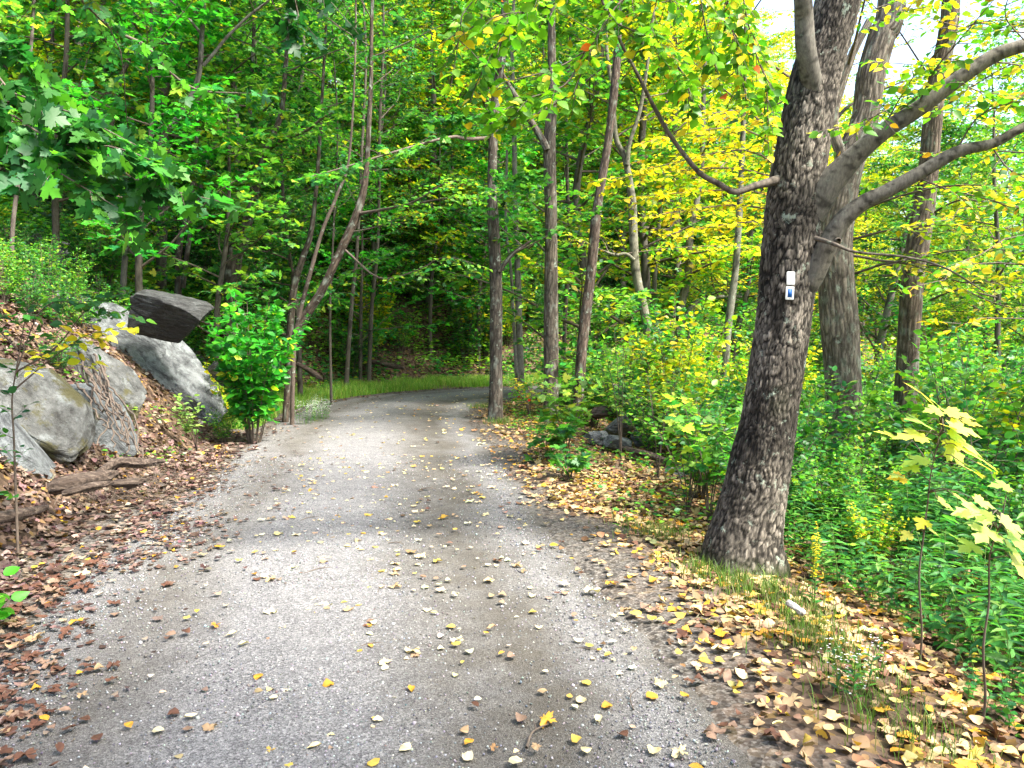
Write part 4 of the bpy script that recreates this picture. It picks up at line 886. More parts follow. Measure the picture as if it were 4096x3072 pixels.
stem_plant('leafy_shrub', 'upright shrub with broad green leaves left of the grass verge', G(252, 10.6), bushy(1.75, .72, 26), [(.03, .24, .02, 5), (.06, .30, .02, 4), (.015, .12, .02, 2), (.35, .42, .02, .7)], L_OVATE, .115, 17, .24, 6, flat=.7)
stem_plant('leafy_shrub', 'yellow-leaved low shrub between the boulder and the broad-leaved shrub', G(222, 12), bushy(.9, .5, 8), YLG, L_OVATE, .08, 10, .22, 6, flat=.6)
# left twigs in front of the rocks, green above and yellow below
def left_sapling():
    b = W(14, 460, 5.1); b[2] = h1(b[0], b[1]); P = lambda *q: [W(*p) - b for p in q]
    root = empty('sapling', b, 'slender sapling at the left edge with green and yellow leaves before the rocks', 'sapling'); sm = MB()
    lm = [(np.array([[0, 0, -.05]] + P((14, 440, 5.1), (12, 400, 5.1), (18, 360, 5.05), (25, 320, 5.0))), .010), (np.array(P((16, 372, 5.05), (55, 348, 5), (86, 310, 4.95), (112, 292, 4.9))), .007),
          (np.array(P((14, 390, 5.08), (50, 360, 5.0), (85, 336, 4.9), (112, 330, 4.9))), .006), (np.array(P((18, 350, 5.05), (-10, 322, 5.0), (-30, 310, 5.0))), .006), (np.array(P((16, 372, 5.0), (40, 312, 4.95), (70, 302, 4.9), (118, 312, 4.85))), .005)]
    for Pp, r in lm:
        C = crom(Pp, 16); V, F, *_ = tube(C, np.linspace(r, r * .3, 16), 7); sm.add(V, F)
    sm.build('stems', M_TWIG, root, True); cm = MB()
    leafy(cm, [(l[0], 0) for l in (lm[1], lm[3], lm[4], lm[0])], 12, .26, 7, .062, L_OVATE, [(.03, .14, .02, 5), (.02, .10, .03, 4), (.08, .22, .014, 2)], .3, .1, .45, draw=False, twr=.0022)
    leafy(cm, [(lm[2][0], 0)], 10, .24, 6, .075, L_OVATE, [(.66, .56, .03, 5), (.55, .50, .05, 3)], .25, .15, .5, draw=False, twr=.0022)
    cm.build('foliage', [M_TWIG, M_LEAF], root)
left_sapling()
stem_plant('broadleaf_seedling', 'bright green seedling at the left edge above the grey log', W(-14, 545, 3.9) * [1, 1, 0] + [0, 0, h1(*W(-14, 545, 3.9)[:2])], [[(0, 0, -.02), (0.0, 0, .12), (.06, 0, .26)], [(0, 0, 0), (.03, 0, .1), (.10, -.02, .16)]], [(.06, .33, .014, 3), (.09, .36, .02, 2)], L_OVATE, .085, 4, .05, 2, cat='seedling', flat=.5)

MAPL = [(.16, .34, .05, 4), (.10, .26, .03, 3), (.40, .46, .05, 1.5)]
def sapling(label, px, Y, hh, pal, T, ls, n=3, twl=.3, spread=.25, lean=(0, 0), twn=8, lpn=4, tstart=.45, group=None, flat=.35):
    st = []
    for k in range(n):
        a = rng.uniform(0, 6.28); d = spread * rng.uniform(.4, 1); l = hh * rng.uniform(.75, 1.05); x, y = math.cos(a) * d + lean[0], math.sin(a) * d + lean[1]
        st.append([(0, 0, -.05), (x * .2, y * .2, l * .35), (x * .55, y * .55, l * .7), (x, y, l)])
    return stem_plant('sapling', label, G(px, Y), st, pal, T, ls, twn, twl, lpn, cat='sapling', tstart=tstart, flat=flat, group=group, r0=.007)
sapling('pale green maple sapling in front of the middle and right slender trunks', 566, 9.4, 1.0, MAPL, L_MAPLE, .10, 6, .36, .45, twn=9)
sapling('tuft of low green maple seedlings at the foot of the middle slender trunk', 548, 9.0, .5, MDG, L_MAPLE, .10, 6, .2, .3, twn=6)
sapling('tall wispy sapling in front of the rock pile', 622, 9.6, 1.55, MAPL, L_OVATE, .075, 3, .3, .22, twn=10)
sapling('wispy sapling right of the rock pile', 659, 8.6, 1.15, MAPL, L_OVATE, .08, 3, .34, .3, twn=9)
sapling('leafy sapling left of the foot of the big tree', 690, 7.0, .95, BRG, L_OVATE, .075, 6, .28, .4, twn=9)
sapling('sapling with broad green leaves close behind the left of the big tree', 712, 6.6, 1.0, BRG, L_MAPLE, .09, 5, .3, .35, twn=9)
sapling('low seedlings with red and green leaves past the slender trunks', 530, 14.5, .7, [(.10, .28, .03, 4), (.55, .04, .03, .5), (.5, .42, .04, 2)], L_OVATE, .09, 7, .3, .5, twn=8)
sapling('small maple seedling on the litter by the right edge of the road', 570, 8.0, .3, MDG, L_MAPLE, .10, 4, .14, .2, twn=4)
sapling('pale compound-leaved seedling on the slope left of the shrub', 195, 9.6, .6, [(.22, .32, .10, 3), (.14, .28, .06, 2)], L_OVATE, .08, 4, .22, .3, twn=7)

# yellow maple saplings at right, large lobed leaves on drooping stalks
def yellow_maple(label, stem, leaves, pal, ls):
    b = np.array([W(*stem[0])[0], stem[0][2], 0]); b[2] = h1(b[0], b[1]); root = empty('maple_sapling', b, label, 'sapling'); sm = MB()
    P = np.vstack([[0, 0, -.05], np.array([W(*p) - b for p in stem[1:]])]); C = crom(P, 24); C = C + np.stack([.012 * np.sin(np.arange(24) * .55), .01 * np.cos(np.arange(24) * .4), 0 * np.arange(24)], 1); V, F, *_ = tube(C, np.linspace(.0060, .0025, 24), 8); sm.add(V, F); cm = MB()
    leaves = leaves + [(a_ + rng.normal() * 14, b_ + rng.normal() * 16, c_, d_, e_, f_ * .65) for a_, b_, c_, d_, e_, f_ in leaves]
    for (px, py, Y, dx, dz, s) in leaves:
        tip = W(px, py, Y) - b; k = np.argmin(np.linalg.norm(C - tip, axis=1) + np.maximum(0, C[:, 2] - tip[2]) * 1.0); a = C[k]
        V, F, *_ = tube(crom(np.array([a, (a + tip) / 2 + [0, 0, .03], tip]), 6), np.linspace(.0028, .0016, 6), 5); sm.add(V, F)
        d = nrm(np.array([[dx, rng.normal() * .3 - .1, dz * .9]])); inst(cm, L_MAPLE, tip[None], d, nrm(np.array([[-dz * .5 * np.sign(dx) * np.sign(dz), -.30 + rng.normal() * .12, 1.0]])), [ls * s * rng.uniform(.75, 1.1)], pick(pal, 1, .1))
    sm.build('stems', M_TWIG, root, True); cm.build('foliage', M_LEAF, root)
yellow_maple('maple sapling with big pale yellow leaves in the right thicket', [(922, 585, 3.7), (922, 540, 3.65), (930, 490, 3.6), (938, 450, 3.6), (940, 425, 3.6)],
             [(930, 402, 3.5, -.7, .9, 1), (926, 425, 3.5, -1, .5, 1.1), (925, 437, 3.4, -1, .1, 1), (945, 412, 3.5, 1, -.1, 1), (950, 425, 3.4, 1, -.3, 1.15), (956, 440, 3.4, 1, -.5, 1.2), (965, 452, 3.3, 1, -.45, 1.2), (948, 445, 3.5, .6, -.8, 1), (970, 470, 3.5, 1, -.4, .9), (928, 460, 3.5, -1, -.1, .9), (938, 500, 3.5, .9, -.5, .85), (905, 478, 3.5, -1, .1, .8), (925, 520, 3.5, -.8, -.5, .7), (975, 500, 3.4, 1, -.3, .8)],
             [(.56, .58, .10, 4), (.42, .52, .10, 3), (.60, .50, .06, 2)], .125)
yellow_maple('second yellow-green maple sapling at the lower right edge', [(985, 640, 3.1), (988, 590, 3.05), (995, 545, 3.0), (1000, 520, 3.0)],
             [(985, 515, 3.0, -1, .2, 1), (1000, 520, 2.9, .9, -.4, 1.1), (1008, 535, 2.9, 1, -.6, 1), (990, 530, 2.9, -.9, -.3, 1), (1012, 560, 2.9, .8, -.7, 1), (975, 545, 2.95, -1, -.1, .8)], [(.46, .55, .12, 3), (.30, .45, .08, 2)], .12)

LMK = [(60, 'at the far left edge'), (140, 'above the mossy ledge'), (215, 'above the dark boulder'), (270, 'behind the thick curving trunk'), (335, 'behind the bare leaning trunk'), (400, 'above the grass verge'),
       (480, 'left of the slender trunks'), (540, 'between the left slender trunks'), (600, 'behind the right slender trunk'), (650, 'left of the crooked trunk'), (700, 'right of the crooked trunk'),
       (765, 'left of the big tree'), (835, 'behind the big tree'), (895, 'behind the forked tree'), (955, 'behind the straight trunk'), (9999, 'at the far right edge')]
def place_words(x, Y, bins):
    px = 512 + FPX * x / Y; lm = [w_ for lim, w_ in LMK if px < lim][0]
    return lm, [w_ for lim, w_ in bins if Y < lim][0]
# thicket on the right: individually placed shrubs copied from a few grown ones
protos = []
for k, (pal, T, ls, hh, sp) in enumerate([(BRG, L_OVATE, .062, 1.15, .55), (MDG, L_OVATE, .070, 1.3, .6), (MDG, L_OVATE, .058, .95, .5), (BRG, L_OVATE, .075, .85, .5), (DKG, L_OVATE, .065, 1.2, .6), (YLG, L_OVATE, .068, 1.2, .55)]):
    protos.append(stem_plant('thicket_shrub', 'x', (0, 0, 0), bushy(hh, sp, 13), pal, T, ls, 15, .26, 6, flat=.6))
SHL = ['bright green thicket shrub', 'tall mid green thicket shrub', 'small-leaved green thicket shrub', 'low pale green thicket shrub', 'dark green thicket shrub', 'yellow-green thicket shrub']
SHG = ['bright green thicket shrubs', 'tall green thicket shrubs', 'small-leaved thicket shrubs', 'low pale thicket shrubs', 'dark green thicket shrubs', 'yellow-green thicket shrubs']
used = [False] * 6
def put_shrub(k, x, y, s, lb=SHL, gp=SHG):
    p = protos[k]; loc = (x, y, h1(x, y) - .03); rz = rng.uniform(0, 6.28)
    lm, dw = place_words(x, y, [(6.2, 'nearest'), (8, 'near'), (10.5, 'farther'), (14, 'far'), (18, 'fairly distant'), (23, 'distant'), (30, 'quite distant'), (99, 'most distant')]); lab = f'{dw} {lb[k]} {lm}'
    if not used[k] and lb is SHL: p.location = loc; p.rotation_euler = (0, 0, rz); p.scale = (s, s, s); p['label'] = lab; p['group'] = gp[k]; used[k] = True
    else:
        o = copy_tree(p, loc, rz, s, lab, gp[k])
        if lb is not SHL: o.name = 'woodland_bush'; o['category'] = 'bush'
cnt = 0; pts_ = []
for _ in range(4000):
    if cnt >= 190: break
    Y = 4.6 + 11 * rng.random() ** 1.1; px = rng.uniform(640, 1120); x = (px - 512) / FPX * Y; r = -sdist(x, Y)[0] - HW
    lo = 1.9 if Y < 6 else 1.5
    if r < lo or (px < 700 and Y < 10.5 and r < 2.7): continue
    if px < 800 and Y < 5.6: continue
    if 815 < px < 950 and Y < 9 and rng.random() < .4: continue
    if any((x - a) ** 2 + (Y - b) ** 2 < (.42 + .02 * Y) ** 2 for a, b in pts_): continue
    pts_.append((x, Y)); s = rng.uniform(.75, 1.15) * (1.15 if r > 2.6 else .8) * (.62 if Y < 6.0 else 1) * (1.2 if px > 955 and Y > 6.5 else (.72 if px > 810 and Y < 9.3 else 1))
    put_shrub(int(rng.choice(6, p=[.32, .14, .14, .20, .04, .16])), x, Y, s); cnt += 1
# farther right and behind the slender trunks
HSL = ['bright green bush', 'mid green bush', 'small-leaved bush', 'low pale green bush', 'dark green bush', 'yellow-green bush']
HSG = [s + 'es under the trees' for s in HSL]
cnt = 0
for _ in range(8000):
    if cnt >= 205: break
    Y = rng.uniform(12, 38); px = rng.uniform(-60, 1100); x = (px - 512) / FPX * Y; s_ = sdist(x, Y)[0]
    if abs(s_) < HW + (1.6 if s_ > 0 else 1.0): continue
    if px < 240 and (Y < 14 or rng.random() < .3): continue
    if px > 700 and Y < 14: continue
    put_shrub(int(rng.choice(6, p=[.22, .28, .15, .1, .2, .05] if px < 560 else [.3, .15, .1, .15, .05, .25])), x, Y, rng.uniform(1.0, 1.9), HSL, HSG); cnt += 1

cnt = 0
for _ in range(4000):
    if cnt >= 80: break
    s0 = rng.uniform(CS[np.argmin(abs(CL[:, 1] - 12.5))], CS[np.argmin(abs(CL[:, 0] - 9) + 100 * (CL[:, 1] < 18))]); o0 = HW + 2.1 + rng.random() * 5; cx_ = np.interp(s0, CS, CL[:, 0]); cy_ = np.interp(s0, CS, CL[:, 1]); tx_ = np.interp(s0, CS, CT[:, 0]); ty_ = np.interp(s0, CS, CT[:, 1])
    x = cx_ - ty_ * o0; Y = cy_ + tx_ * o0
    if Y < 15: continue
    put_shrub(int(rng.choice(6, p=[.2, .3, .1, .1, .3, 0])), x, Y, rng.uniform(.8, 1.5), HSL, HSG); cnt += 1

# tall wild flowers with long narrow leaves at lower right
def herb(hh, n, pal, ls, T=L_LANCE, whorl=2, step=.055, lean=.25):
    root = empty('wild_plant', (0, 0, 0), 'x', 'plant'); sm = MB(); cm = MB()
    for q in range(n):
        a = rng.uniform(0, 6.28); b = np.array([math.cos(a), math.sin(a), 0]) * rng.uniform(.02, .16); l = hh * rng.uniform(.7, 1.1); d = np.array([math.cos(a), math.sin(a), 0]) * lean * l * rng.uniform(.4, 1.2)
        C = crom(np.array([b, b + d * .25 + UP * l * .5, b + d + UP * l]), 20); V, F, *_ = tube(C, np.linspace(.0032, .0016, 20), 5); sm.add(V, F, (.15, .2, .05))
        m_ = int(l / step); t = np.linspace(.2, 1, m_); p = interp_curve(C, t); pos = np.repeat(p, whorl, axis=0); az = np.arange(m_).repeat(whorl) * 1.2 + np.tile(np.arange(whorl) * 6.28 / whorl, m_) + q
        dd = np.stack([np.cos(az), np.sin(az), rng.uniform(-.15, .35, len(az))], 1); sz = ls * rng.uniform(.7, 1.15, len(az)) * np.repeat(1.05 - .5 * np.abs(t - .55), whorl)
        inst(cm, T, pos, dd, nrm(UP + .35 * rng.standard_normal((len(az), 3))), sz, pick(pal, len(az), .15))
    sm.build('stems', M_STEM, root); cm.build('foliage', M_LEAF, root); return root
M_STEM = flat('green_stem', (.10, .16, .03), .6)
HB = [(.045, .19, .04, 5), (.08, .26, .04, 4), (.15, .33, .06, 2), (.02, .10, .03, 4), (.45, .38, .05, .3)]
hp = [herb(.62, 5, HB, .12), herb(.5, 5, [(.05, .22, .03, 4), (.12, .30, .04, 3)], .10), herb(.75, 4, HB, .14), herb(.35, 6, MDG, .065, L_OVATE, 2, .05)]
HBL = ['tall wild plant with long narrow drooping leaves at lower right', 'wild plant with pale narrow leaves beside the leaf litter at right', 'tallest wild plants with long blue-green leaves at lower right', 'low green herb with oval leaves near the foot of the big tree']
HBGp = ['wild plants with narrow leaves', 'pale narrow-leaved plants', 'tall blue-green wild plants', 'low oval-leaved herbs']
HBK = ['plant with long narrow leaves', 'plant with pale narrow leaves', 'tall blue-green leaved plant', 'low oval-leaved herb']; hu = [False] * 4; pts_ = []; cnt = 0
for _ in range(6000):
    if cnt >= 150: break
    Y = 2.35 + 4.6 * rng.random(); px = rng.uniform(735, 1120); x = (px - 512) / FPX * Y; r = -sdist(x, Y)[0] - HW
    if r < 1.12 + .15 * rng.random() + (.25 if Y > 3.4 else -.05): continue
    if abs(x - 1.52) < .45 and abs(Y - 5.25) < .75: continue
    if any((x - a) ** 2 + (Y - b) ** 2 < .17 ** 2 for a, b in pts_): continue
    pts_.append((x, Y)); k = 3 if r < 1.5 else int(rng.choice(4, p=[.35, .25, .25, .15])); s = (.55 + .35 * min(1, (r - 1) / .8)) * rng.uniform(.8, 1.15)
    pxx = 512 + FPX * x / Y
    hl = f"{[w for l, w in ((2.9, 'foremost'), (3.4, 'very near'), (4, 'near'), (4.7, 'middle'), (5.5, 'farther'), (99, 'farthest')) if Y < l][0]} {HBK[k]} {[w for l, w in ((800, 'at the foot of the big tree'), (840, 'right of the goldenrod'), (880, 'behind the white asters'), (915, 'left of the yellow-leaved sapling'), (950, 'around the yellow-leaved sapling'), (985, 'between the two lobed-leaved saplings'), (1024, 'around the lower lobed-leaved sapling'), (9999, 'past the right edge')) if pxx < l][0]}"
    HBL[k] = hl
    if not hu[k]: o = hp[k]; o.location = (x, Y, h1(x, Y) - .02); o.scale = (s, s, s); o['label'] = HBL[k]; o['group'] = HBGp[k]; hu[k] = True
    else: copy_tree(hp[k], (x, Y, h1(x, Y) - .02), rng.uniform(0, 6.28), s, HBL[k], HBGp[k], (rng.normal() * .12, rng.normal() * .12))
    cnt += 1
for q, (px_, Y_, k_, lb_) in enumerate([(5, 9.0, 0, 'bright shrub at the left edge, uphill of the mossy rock'), (30, 9.2, 2, 'small-leaved shrub uphill of the mossy rock'), (58, 9.6, 1, 'green shrub uphill of the vines'), (84, 10.4, 0, 'bright shrub uphill of the pale outcrop'), (110, 11.6, 3, 'pale shrub between the outcrop and the dark boulder'), (15, 11.8, 1, 'green shrub high at the left edge'), (45, 12.2, 0, 'bright shrub under the long thin ledge'), (80, 13.2, 1, 'green shrub behind the tiny pale rock'), (20, 10.5, 3, 'low green plant above the mossy rock, leftmost'), (48, 10, 1, 'low green plant on the slope above the mossy rock'), (75, 11.5, 0, 'small green plant beside the tiny pale rock'), (100, 12.5, 2, 'small bush just above the flat pale rock'), (128, 12.6, 1, 'small bush behind the left end of the dark boulder'),
        (150, 13.4, 4, 'dark small bush behind the dark boulder'), (35, 13, 4, 'dark small bush in front of the mossy-topped ledge'), (205, 13, 5, 'yellow-green bush at the right end of the dark boulder'), (222, 10.6, 0, 'sprig of bush at the foot of the pale slab'), (60, 8.6, 2, 'sprig of green above the wedge of grey rock')]):
    x_ = (px_ - 512) / FPX * Y_; o_ = copy_tree(protos[k_], (x_, Y_, h1(x_, Y_) - .03), q, .42 if q > 15 else (.5 if q < 8 else .6), lb_, SHG[k_])
# goldenrod and asters
def flower_plant(name, label, base, hh, n, col, fs, mode):
    root = empty(name, base, label, 'wildflower'); sm = MB(); cm = MB(); fm = MB()
    for q in range(n):
        a = rng.uniform(0, 6.28); sp = .05 if mode == 'spike' else .22; b = np.array([math.cos(a), math.sin(a), 0]) * rng.uniform(0, sp); l = hh * rng.uniform(.7, 1.1)
        C = crom(np.array([b, b * 1.3 + UP * l * .5, b * 1.8 + UP * l]), 14); V, F, *_ = tube(C, np.linspace(.0028, .0012, 14), 5); sm.add(V, F)
        m_ = 14; p = interp_curve(C, np.linspace(.1, .8, m_)); az = np.arange(m_) * 2.4; inst(cm, L_LANCE, p, np.stack([np.cos(az), np.sin(az), np.full(m_, .4)], 1), nrm(UP + .3 * rng.standard_normal((m_, 3))), np.full(m_, .05), pick(MDG, m_))
        m_ = 46 if mode == 'spike' else 30; t = rng.uniform(.45, 1, m_) if mode == 'spike' else rng.uniform(.6, 1, m_); p = interp_curve(C, t) + (.008 if mode == 'spike' else .035) * rng.standard_normal((m_, 3))
        for w_ in range(5):
            az = w_ * 1.2566 + rng.uniform(0, 1, m_); inst(fm, L_SMALL, p, np.stack([np.cos(az), np.sin(az), np.full(m_, .35)], 1), np.tile(UP, (m_, 1)), np.full(m_, fs), pick([(*col, 1)], m_, .08))
    sm.build('stems', M_STEM, root); cm.build('foliage', M_LEAF, root); fm.build('flowers', M_PETAL, root); return root
flower_plant('goldenrod', 'yellow goldenrod spike right of the foot of the big tree', G(818, 4.35), .55, 3, (.75, .60, .03), .009, 'spike')
flower_plant('aster', 'small white asters by the leaf litter at lower right', G(862, 3.3), .30, 4, (.80, .78, .82), .006, 'bush')
for k, (px, Y) in enumerate([(302, 12.6), (313, 13), (324, 13.4)]):
    flower_plant('aster', ['clump of white asters nearest the broad-leaved shrub', 'middle clump of white asters on the grass verge', 'white asters farthest along the grass verge'][k], G(px, Y), .38, 8, (.62, .66, .66), .012, 'bush')

# ------------------------------------------------------------------ grass
def grass(n, fx, label, name='grass', hh=(.08, .25), pal=None):
    P = fx(n); m = len(P); z = H(P[:, 0], P[:, 1]); b = np.stack([P[:, 0], P[:, 1], z - .01], 1); h = rng.uniform(*hh, m); a = rng.uniform(0, 6.28, m); ln = rng.uniform(.1, .7, m) * h
    d = np.stack([np.cos(a), np.sin(a), 0 * a], 1); s = np.stack([-np.sin(a), np.cos(a), 0 * a], 1) * (.0025 + .0012 * (P[:, 1:2] > 9))
    V = np.stack([b - s, b + s, b + s * .7 + d * (ln * .35)[:, None] + UP * (h * .6)[:, None], b - s * .7 + d * (ln * .35)[:, None] + UP * (h * .6)[:, None], b + d * ln[:, None] + UP * (h * .95)[:, None]], 1).reshape(-1, 3)
    q = np.arange(m)[:, None] * 5; o = mk(name, V, [q + np.array([[0, 1, 2, 3]]), q + np.array([[3, 2, 4]])], M_GRASS, np.repeat(pick(pal, m, .25), 5, axis=0)); tag(o, label, 'grass', kind='stuff')
GP = [(.12, .30, .03, 4), (.20, .36, .04, 3), (.40, .42, .10, 2), (.06, .2, .03, 1)]
def verge(n):
    s = rng.uniform(CS[np.argmin(abs(CL[:, 1] - 12.2))], CS[np.argmin(abs(CL[:, 0] - 2.5) + 100 * (CL[:, 1] < 18))], n); o = HW + .15 + rng.random(n) ** .9 * 1.15
    cx = np.interp(s, CS, CL[:, 0]); cy = np.interp(s, CS, CL[:, 1]); tx = np.interp(s, CS, CT[:, 0]); ty = np.interp(s, CS, CT[:, 1]); x = cx - ty * o; y = cy + tx * o
    k = rng.random(n) < .12 + .88 * sstep(-.2, .3, vnoise(np.stack([x * 1.5, y * 1.5, x * 0], 1), 12)); return np.stack([x, y], 1)[k]
grass(90000, verge, 'long soft grass on the verge along the outside of the bend', hh=(.06, .26), pal=GP)
def tufts(n):
    c = np.array([G(x_, Y_)[:2] for x_, Y_ in [(725, 4.9), (735, 4.75), (760, 4.7), (775, 4.6), (790, 4.45), (800, 4.3), (812, 4.1), (700, 5.1), (640, 6.2), (655, 5.9), (820, 3.9), (500, 12.9), (480, 15.5), (505, 13.2), (850, 3.6), (530, 15), (880, 3.2), (930, 2.9), (830, 4.0), (668, 6.0), (545, 12.5)]])
    k = rng.integers(0, len(c), n); return c[k] + rng.standard_normal((n, 2)) * np.array([.13, .16])
grass(4500, tufts, 'thin tufts of grass at the right edge around the foot of the big tree', hh=(.04, .13), pal=[(.07, .15, .02, 4), (.11, .17, .03, 3), (.22, .20, .08, 1)])
def understory():
    n = 7600; Y = 15 + 32 * rng.random(n) ** 1.5; px = rng.uniform(-40, 1080, n); x = (px - 512) / FPX * Y; s_ = sdist(x, Y); k = ((s_ > HW + 1.5) | (s_ < -HW - 3)) & (vnoise(np.stack([x * .3, Y * .3, x * 0], 1), 44) > -.8); x = x[k]; Y = Y[k]; n = len(x); z = H(x, Y)
    a2 = rng.uniform(0, 1, 1500); sA = CS[np.argmin(abs(CL[:, 1] - 15))]; sB = CS[np.argmin(abs(CL[:, 0] - 12) + 100 * (CL[:, 1] < 18))]; s2 = sA + (sB - sA) * a2; o2 = HW + 1.5 + rng.random(1500) * 6
    x2 = np.interp(s2, CS, CL[:, 0]) - np.interp(s2, CS, CT[:, 1]) * o2; y2 = np.interp(s2, CS, CL[:, 1]) + np.interp(s2, CS, CT[:, 0]) * o2; x = np.concatenate([x, x2]); Y = np.concatenate([Y, y2]); z = H(x, Y); n = len(x)
    m = 26; mb = MB(); c = np.repeat(np.stack([x, Y, z], 1), m, axis=0); hh = np.repeat(rng.uniform(.15, .8, n), m); u = rng.random(n * m); c[:, 2] += u * hh; r_ = (.12 + .38 * u) * rng.random(n * m) ** .5; az = rng.uniform(0, 6.28, n * m); c[:, 0] += np.cos(az) * r_; c[:, 1] += np.sin(az) * r_
    az = az + rng.normal(0, .6, n * m); pc = np.clip(np.repeat(pick(BRG + [(.16, .34, .02, 2), (.02, .15, .03, 3)], n), m, axis=0) * (1 + .2 * rng.standard_normal((n * m, 1))), .004, .9)
    inst(mb, L_SMALL, c, np.stack([np.cos(az), np.sin(az), .1 + 0 * az], 1), nrm(UP + .5 * rng.standard_normal((n * m, 3))), rng.uniform(.08, .15, n * m), pc); o = mb.build('ground_cover', M_LEAF); tag(o, 'low green undergrowth covering the slopes beyond the bend', 'ground cover', kind='stuff')
understory()
# small seedlings on the left slope: countless low green sprigs
def sprigs():
    n = 2600; Y = rng.uniform(5.5, 20, n); x = rng.uniform(-12, 6, n); s_ = sdist(x, Y); k = ((s_ > HW + .5) & (s_ < 9)) | ((s_ < -HW - .5) & (s_ > -5.5)); k &= vnoise(np.stack([x * .8, Y * .8, x * 0], 1), 71) > -.1 - .3 * (s_ < 0); x = x[k]; Y = Y[k]; n = len(x); z = H(x, Y)
    m = 9; mb = MB(); pos = np.repeat(np.stack([x, Y, z], 1), m, axis=0); pos += np.stack([rng.normal(0, .08, n * m), rng.normal(0, .08, n * m), rng.uniform(.03, .16, n * m)], 1); az = rng.uniform(0, 6.28, n * m)
    inst(mb, L_OVATE, pos, np.stack([np.cos(az), np.sin(az), .2 + 0 * az], 1), nrm(UP + .4 * rng.standard_normal((n * m, 3))), rng.uniform(.03, .065, n * m), pick(BRG, n * m)); o = mb.build('ground_cover', M_LEAF); tag(o, 'low green sprigs scattered over the littered slopes', 'ground cover', kind='stuff')
    # bare dead twigs sticking out of the litter
sprigs()
def brush():
    for k, (px, Y, lb) in enumerate([(95, 6.9, 'dry bare brush on the litter left of the pale rock foot'), (150, 7.6, 'dry bare brush on the litter below the pale slab'), (60, 6.4, 'dry bare brush in front of the mossy rock')]):
        g_ = G(px, Y); n = 60; A = np.stack([rng.normal(0, .28, n), rng.normal(0, .2, n), np.zeros(n)], 1); B = A + np.stack([rng.normal(0, .18, n), rng.normal(0, .12, n), rng.uniform(.03, .22, n)], 1)
        V, F = sticks(A, B, .0028, .0012); mb = MB(); mb.add(V, F); o = mb.build('dry_brush', M_TWIG); o.location = [float(v) for v in g_]; tag(o, lb, 'brush', kind='stuff')
brush()

# ------------------------------------------------------------------ the wood behind: trees on the hillside and in the hollow
def bg_tree(name, hh, pal, T, ls, nl, ll, twn, lpn, t0, base, r0=.09, lean=.06):
    P = [[0, 0, -.2]]; d = np.array([rng.normal() * lean, rng.normal() * lean])
    for k in range(1, 6): P.append([d[0] * hh * k / 5 + rng.normal() * .08, d[1] * hh * k / 5 + rng.normal() * .08, hh * k / 5])
    P = np.array(P); rr = np.array([1.25, 1, .85, .65, .4, .12]) * r0; root = empty(name, (0, 0, 0), 'x', 'tree')
    mb = MB(); C, r = trunk_mesh(mb, P, rr, 12, 60, 'smooth', random.randint(0, 50), base, .3); mb.build('trunk', M_SMOOTH, root, True)
    cm = MB(); lim = rand_limbs(C, r, t0, nl, ll, (0, 40), .1); leafy(cm, lim, twn, .85, lpn, ls, T, pal, .15, .1, .45, limb_seg=4, twr=.005); cm.build('crown', [M_TWIG, M_LEAF], root); return root
BT = [('hillside_tree', 9, MDG, L_SMALL, .15, 36, 2.6, 16, 15, .08), ('hillside_tree', 11, MDG, L_SMALL, .15, 42, 2.8, 16, 15, .1), ('hillside_tree', 10, BRG, L_SMALL, .145, 40, 2.7, 16, 15, .08), ('hillside_tree', 8, BRG, L_SMALL, .15, 34, 2.4, 16, 15, .06),
      ('hillside_tree', 11, YLG, L_SMALL, .15, 42, 2.8, 16, 15, .08), ('hillside_tree', 9, YEL, L_SMALL, .14, 34, 2.5, 16, 15, .08), ('hillside_tree', 12, BRG, L_SMALL, .15, 38, 3, 16, 15, .25)]
BL = ['dark green tree', 'tall mid green tree', 'bright green tree', 'small mid green tree', 'tall yellow-green tree', 'small yellow tree', 'tall bare-trunked green tree']
bt = [bg_tree(*a, random.choice([(.10, .09, .075), (.07, .06, .05), (.15, .135, .12)]), rng.uniform(.07, .13)) for a in BT]; bu = [False] * len(bt)
keep = []; cnt = 0
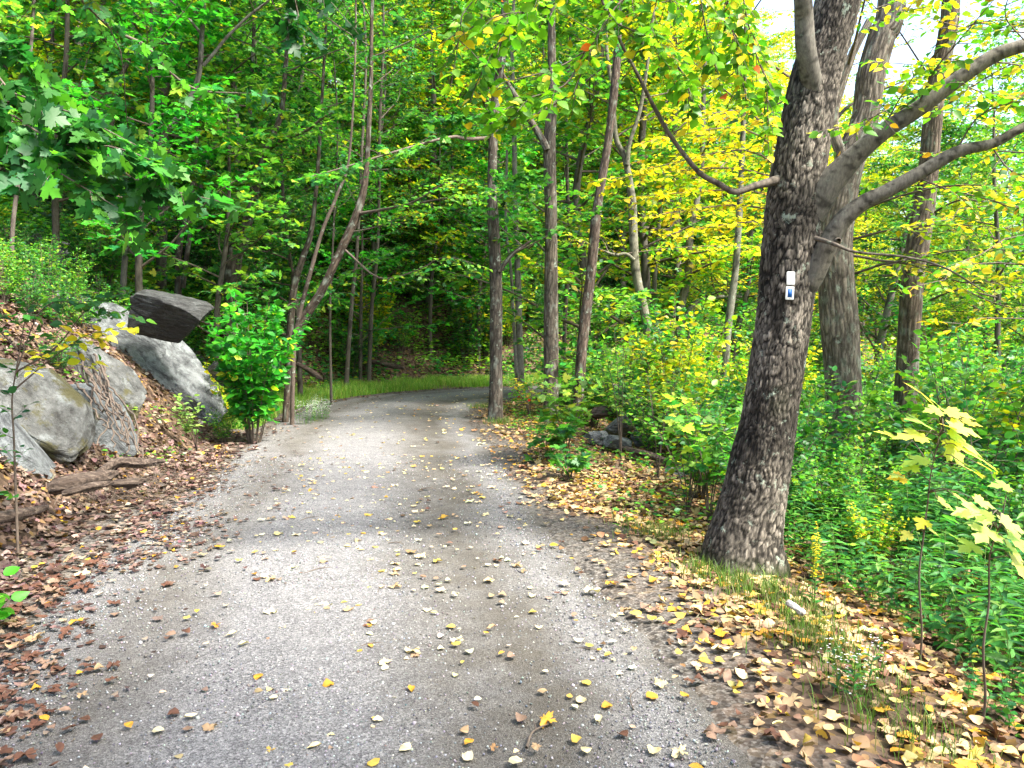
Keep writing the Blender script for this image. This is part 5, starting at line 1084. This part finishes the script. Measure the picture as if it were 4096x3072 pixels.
for _ in range(9000):
    if cnt >= 250: break
    Y = 16 + 50 * rng.random() ** 1.25; px = rng.uniform(-160, 1190); x = (px - 512) / FPX * Y; s_ = sdist(x, Y)[0]
    if -HW - 1.2 < s_ < HW + 2.6: continue
    if px > 600 and Y < 17: continue
    if Y > 38 and rng.random() < .6: continue
    if any((x - a) ** 2 + (Y - b) ** 2 < (1.15 + .022 * Y) ** 2 for a, b in keep): continue
    keep.append((x, Y)); u = (px - 300) / 500 + .25 * rng.normal()
    if px > 640: pr = [.02, .06, .20, .06, .36, .20, .10]
    elif px > 470: pr = [.06, .12, .28, .12, .26, .08, .08]
    elif px > 330: pr = [.15, .15, .25, .15, .2, .05, .05]
    else: pr = [.12, .2, .25, .15, .16, .08, .04]
    if Y > 34: pr = [.03, .07, .3, .1, .32, .12, .06]
    k = int(rng.choice(7, p=np.array(pr) / sum(pr))); s = rng.uniform(.8, 1.2) * (.70 if px > 830 else (.85 if px > 700 else 1))
    lm_, dw = place_words(x, Y, [(20, 'nearest'), (24, 'near'), (28, 'fairly near'), (33, 'fairly distant'), (39, 'distant'), (47, 'quite distant'), (99, 'most distant')])
    lb = f'{dw} {BL[k]} {lm_}'; gpn = BL[k].replace('tree', 'trees') + ' of the wood'; loc = (x, Y, h1(x, Y))
    if not bu[k]: o = bt[k]; o.location = loc; o.scale = (s, s, s); o['label'] = lb; o['group'] = gpn; bu[k] = True
    else: copy_tree(bt[k], loc, rng.uniform(0, 6.28), s, lb, gpn)
    cnt += 1

# unseen trees added beside and behind the camera to shade the road
for x, Y, k in ((4.6, -1.6, 6), (8.5, -2.5, 1), (4.5, -4.5, 3), (6.0, -5.5, 2), (10.5, 4.5, 6), (11, 0.5, 1), (-6.5, -3, 3), (12.5, -4, 2)):
    copy_tree(bt[k], (x, Y, h1(x, Y)), rng.uniform(0, 6.28), 1.0, f'{BL[k]} added for shade outside the picture {"right of" if x > 0 else "left of"} the camera', BL[k].replace('tree', 'trees') + ' of the wood')
